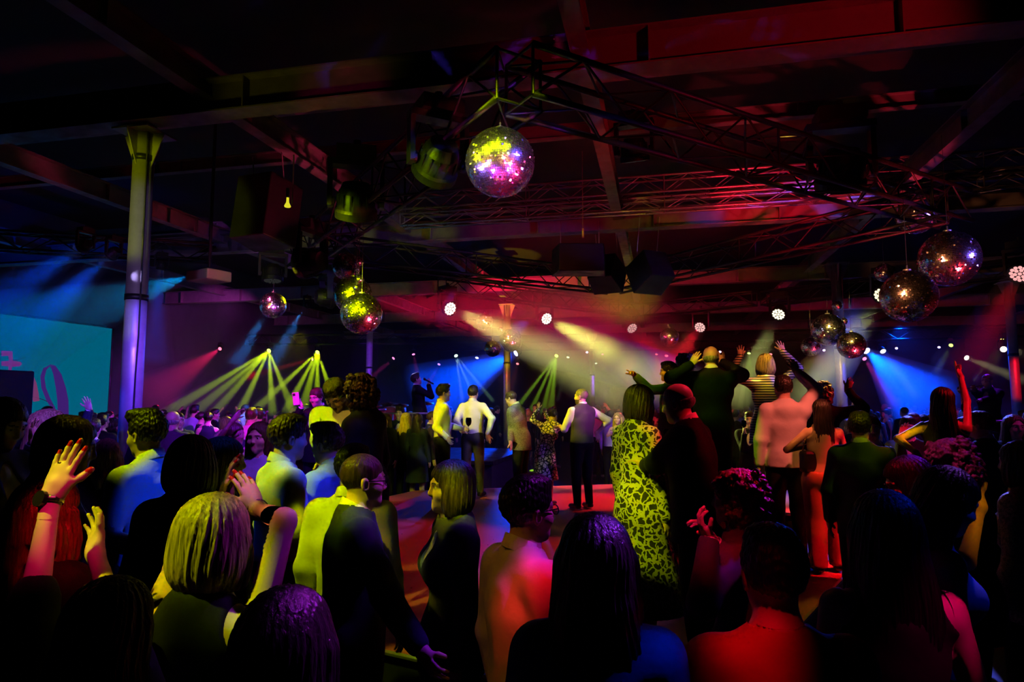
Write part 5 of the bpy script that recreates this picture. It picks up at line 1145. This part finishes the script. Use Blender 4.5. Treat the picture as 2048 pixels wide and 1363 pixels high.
LS((1190, 985, 10.3), (1.5, .5, 3.2), (1, .03, .06), 1.6, 1.0, .6); LS((820, 1060, 7.5), (1.5, 1, 3.2), RED_, .30, 1.4, .6); LS((1130, 1060, 6.5), (1, 2, 3.2), RED_, .35, 1.3, .6); LS((1160, 965, 12.2), (1, -1, 3), (1, .2, .15), 1.6, .8, .6)
LS((1974, 790, 11.6), (.8, 1.2, 1.8), PUR, 1.4, .5); LS((828, 780, 13.6), (1, -2, 1.8), (.2, .06, 1), .4, .5); LS((828, 760, 13.6), (-1, 1.5, 1.5), (.3, .3, 1), 1.2, .4)
L((-4.5, 1.5, 4.0), (268, 400, 6.5), (.8, .9, .0), 500, 16); L((-2.2, 2.0, 3.4), (262, 560, 6.5), (.30, .17, .55), 420, 26); L((-5.2, 3.0, 2.6), (256, 640, 6.5), (.7, .8, .05), 90, 7)         # thick column
L((-1.5, 3.5, 3.0), (250, 720, 6.5), (.13, .05, 1), 1300, 19)
L((-6.8, 4.0, 2.5), (235, 850, 6.5), BLU, 350, 12)
L((-.1, 17.3, 1.0), (1014, 650, 18.6), (1, .6, .02), 1300, 22)
L((-3.5, 16, 4.2), (737, 720, 21), PUR, 1200, 14)
L((9.5, 9.5, 4.2), (1690, 780, 13), BLU, 1200, 12)
L((6.0, 12.2, 1.2), (1678, 720, 13), (1, .5, .1), 50, 24)
L((10, 10, 4.2), (2033, 760, 15), RED_, 1800, 10)
L((5.0, 24, 4.0), (1185, 770, 27), PUR, 900, 14)
# added spots without fixtures, thrown up on the steelwork
def LP(loc, tgt, col, e, ang): spot(Vector(loc), Vector(tgt), col, e, ang, .6, .1)
LP((3.0, 6.5, 3.0), at(1540, 378, 9.8), RED_, 800, 28); LP((-.5, 6.0, 3.6), at(1100, 400, 10.6), (1, .02, .08), 110, 40)
LP((3.2, 2.0, 3.0), at(1500, 80, 5.2), RED_, 170, 50); LP((1.6, 6.6, 3.0), at(1200, 300, 7.6), RED_, 60, 52)
LP((-3.0, 4.5, 2.6), at(600, 190, 6), (.75, .65, .02), 22, 40); LP((-2.2, 3.8, 3.2), at(700, 190, 6), (.9, .0, .2), 22, 22); LP((-1.4, 7.0, 3.4), at(850, 460, 11.3), (.75, .8, .0), 120, 18)
LP((-3.6, 7, 3.0), at(700, 470, 11), (.4, .1, 1), 40, 40); LP((-6.5, 5, 2.8), at(150, 390, 8), (.8, .12, .02), 12, 40); LP((-3.2, 6, 2.8), at(560, 330, 7.5), (1, .05, .1), 8, 40)
LP((-7, 8, 3.0), at(400, 560, 12), (.3, .1, 1), 30, 40); LP((2.5, 10, 3.2), at(1250, 575, 13.5), (.75, .8, .0), 420, 26); LP((6.0, 11, 3.2), at(1480, 560, 14), (1, .1, .02), 120, 40); LP((6, 6, 3.4), at(1780, 430, 8), (.6, .05, .5), 18, 40)
LP((-9, 10, 3.2), at(60, 520, 12), BLU, 160, 60)
# added spots around the mirror balls for their sparkle
def LB(pt, off, col, irr, rad): t = at(*pt); D = Vector(off).length; spot(t + Vector(off), t, col, irr * 39.5 * D * D, math.degrees(2 * math.atan(rad / D)), .3, .05)
for off, c, e in (((-1.3, -1.6, .75), (.75, 1, .0), 4), ((-.45, -1.9, 1.3), (.75, 1, .0), 3), ((-1.9, -.6, .3), (.8, .9, .0), 4), ((.5, -1.6, .9), (.7, 1, .0), 1.5), ((1.7, -1.4, .35), (.08, .05, 1), 4), ((.9, -1.2, -.55), (1, .05, .08), 4), ((.4, -1.7, -.2), (1, .45, .1), 3), ((-1.0, -1.2, -.5), (1, .3, .05), 3), ((-.5, -1.2, -1.2), (.3, .02, 1), 3), ((1.4, -.6, -1.2), (1, .01, .1), 4), ((1.2, -1.5, -1.4), (.1, .05, 1), 3), ((-1.8, -.8, -.9), (.2, .1, 1), 3), ((0, -.9, -1.5), (1, .02, .2), 3)): LB((1000, 325, 4.6), off, c, e * .8, .29)
for off, c, e in (((-1.6, -2.0, .9), (.8, 1, 0), 4), ((-.3, -2.4, .6), (.8, 1, 0), 4), ((-1.0, -2.2, -.2), (.8, 1, 0), 3), ((.7, -2.2, .2), (.8, 1, 0), 3), ((-.2, -2.0, 1.5), (.8, 1, 0), 3), ((-2.2, -1.2, .1), (.5, .4, 1), 2)): LB((712, 600, 7.4), off, c, e * .7, .42)
LB((715, 590, 7.4), (1.2, -.8, -1.0), (1, .05, .15), 3.0, .6)
LB((1858, 545, 6.6), (.4, -1.5, -1.6), (1, .03, .06), 4.0, .8); LB((1858, 545, 6.6), (1.8, -1.6, .2), (.2, .1, 1), 2.0, .8); LB((1858, 545, 6.6), (-1.6, -1.4, -.2), (1, .3, .1), 1.2, .8); LB((1832, 430, 8.4), (.4, -1.5, -1.6), (1, .03, .06), 3, .4); LB((1832, 430, 8.4), (1.4, -1.8, -.4), (.2, .1, 1), 3, .4)
LB((1660, 665, 10.5), (-.8, -2.5, .8), (1, .6, .1), 2.5, .6); LB((1660, 665, 10.5), (.3, -1.6, -1.5), (1, .03, .06), 4.0, .6)
LB((546, 610, 11), (-.5, -1.5, 1.3), (1, .1, .4), 2.5, .35); LB((546, 610, 11), (.8, -1.6, -.8), (.6, .1, 1), 3, .35); LB((546, 610, 11), (-.3, -1.6, -.6), (1, .1, .1), 2, .3); LB((1000, 672, 15.5), (-.4, -1.3, .2), (.9, .75, .05), 1.5, .7); LB((1000, 672, 15.5), (.5, -.9, -.6), (1, .05, .1), 1.5, .7); LB((1339, 674, 15), (-.3, -1.1, .2), (1, .55, .1), 1.5, .3); LB((1339, 674, 15), (.3, -.9, -.6), (1, .03, .06), 1.5, .3)
for px, py, d in ((676, 184, 6.0), (765, 168, 5.9), (835, 172, 5.8), (426, 236, 6.5), (518, 221, 6.4), (475, 228, 6.45), (545, 293, 7.2), (500, 285, 7.0), (325, 205, 6.7), (790, 100, 6.0)): t = at(px, py, d); s_ = at(1000, 325, 4.3); spot(s_, t, (1, .9, .05), 3.5, .55, .1, .004)  # added hair-thin spots at the big ball imitate its reflected flecks
# thin haze filling the far half of the hall
hz = MB().box(uv(0, 21.4, 2.35), (30, 18.6, 4.6), RG).build('hall_haze', haze_mat(.0045)); tag(hz, 'thin haze hanging in the far half of the hall', 'haze', kind='stuff')
LP((-1.0, 14, 4.4), at(1250, 620, 19), (1, .01, .05), 900, 90); LP((-7, 16, 4.4), at(420, 740, 20), (.35, .03, .35), 600, 80); LP((0, 22, 4.2), at(860, 850, 17), (.0, .05, 1), 1800, 60); LP((12, 20, 4.2), at(1850, 850, 16), (.0, .05, 1), 3500, 60)  # added wide spots without fixtures, to colour the haze
LB((868, 350, 5.2), (-1.0, -1.4, -.4), (.55, .9, 0), 1.2, .28); LB((712, 435, 6.8), (-1.0, -1.6, -.4), (.5, .9, 0), .5, .3); LS((712, 790, 4.4), (-1, -1.5, 2), (1, .45, .05), .35, .2); LS((312, 1115, 3.3), (-.5, -1.2, 2.2), YEL, .7, .1)  # further added spots on dark moving lights, curly hair and wine glass
LS((658, 808, 4.7), (-.5, -1.9, 1.0), (1, .6, .05), .35, .11)  # added spot that lifts the tall man's dark face
# ------------------------------------------------------------------ air and view
w = bpy.data.worlds.new('world'); SC.world = w; w.use_nodes = True
w.node_tree.nodes['Background'].inputs['Color'].default_value = (.25, .2, .6, 1); w.node_tree.nodes['Background'].inputs['Strength'].default_value = .0015
vs = SC.view_settings; vs.view_transform = 'Standard'; vs.look = 'None'; vs.gamma = 1; vs.use_curve_mapping = False; vs.exposure = EXPO
SC.display_settings.display_device = 'sRGB'
cy = SC.cycles
cy.use_light_tree = True; cy.max_bounces = 3; cy.diffuse_bounces = 1; cy.glossy_bounces = 2; cy.transmission_bounces = 3; cy.volume_bounces = 0; cy.transparent_max_bounces = 24
cy.caustics_reflective = False; cy.caustics_refractive = False; cy.sample_clamp_indirect = 3; cy.sample_clamp_direct = 0; cy.use_adaptive_sampling = True; cy.adaptive_threshold = .06; cy.adaptive_min_samples = 16
cy.use_denoising = True
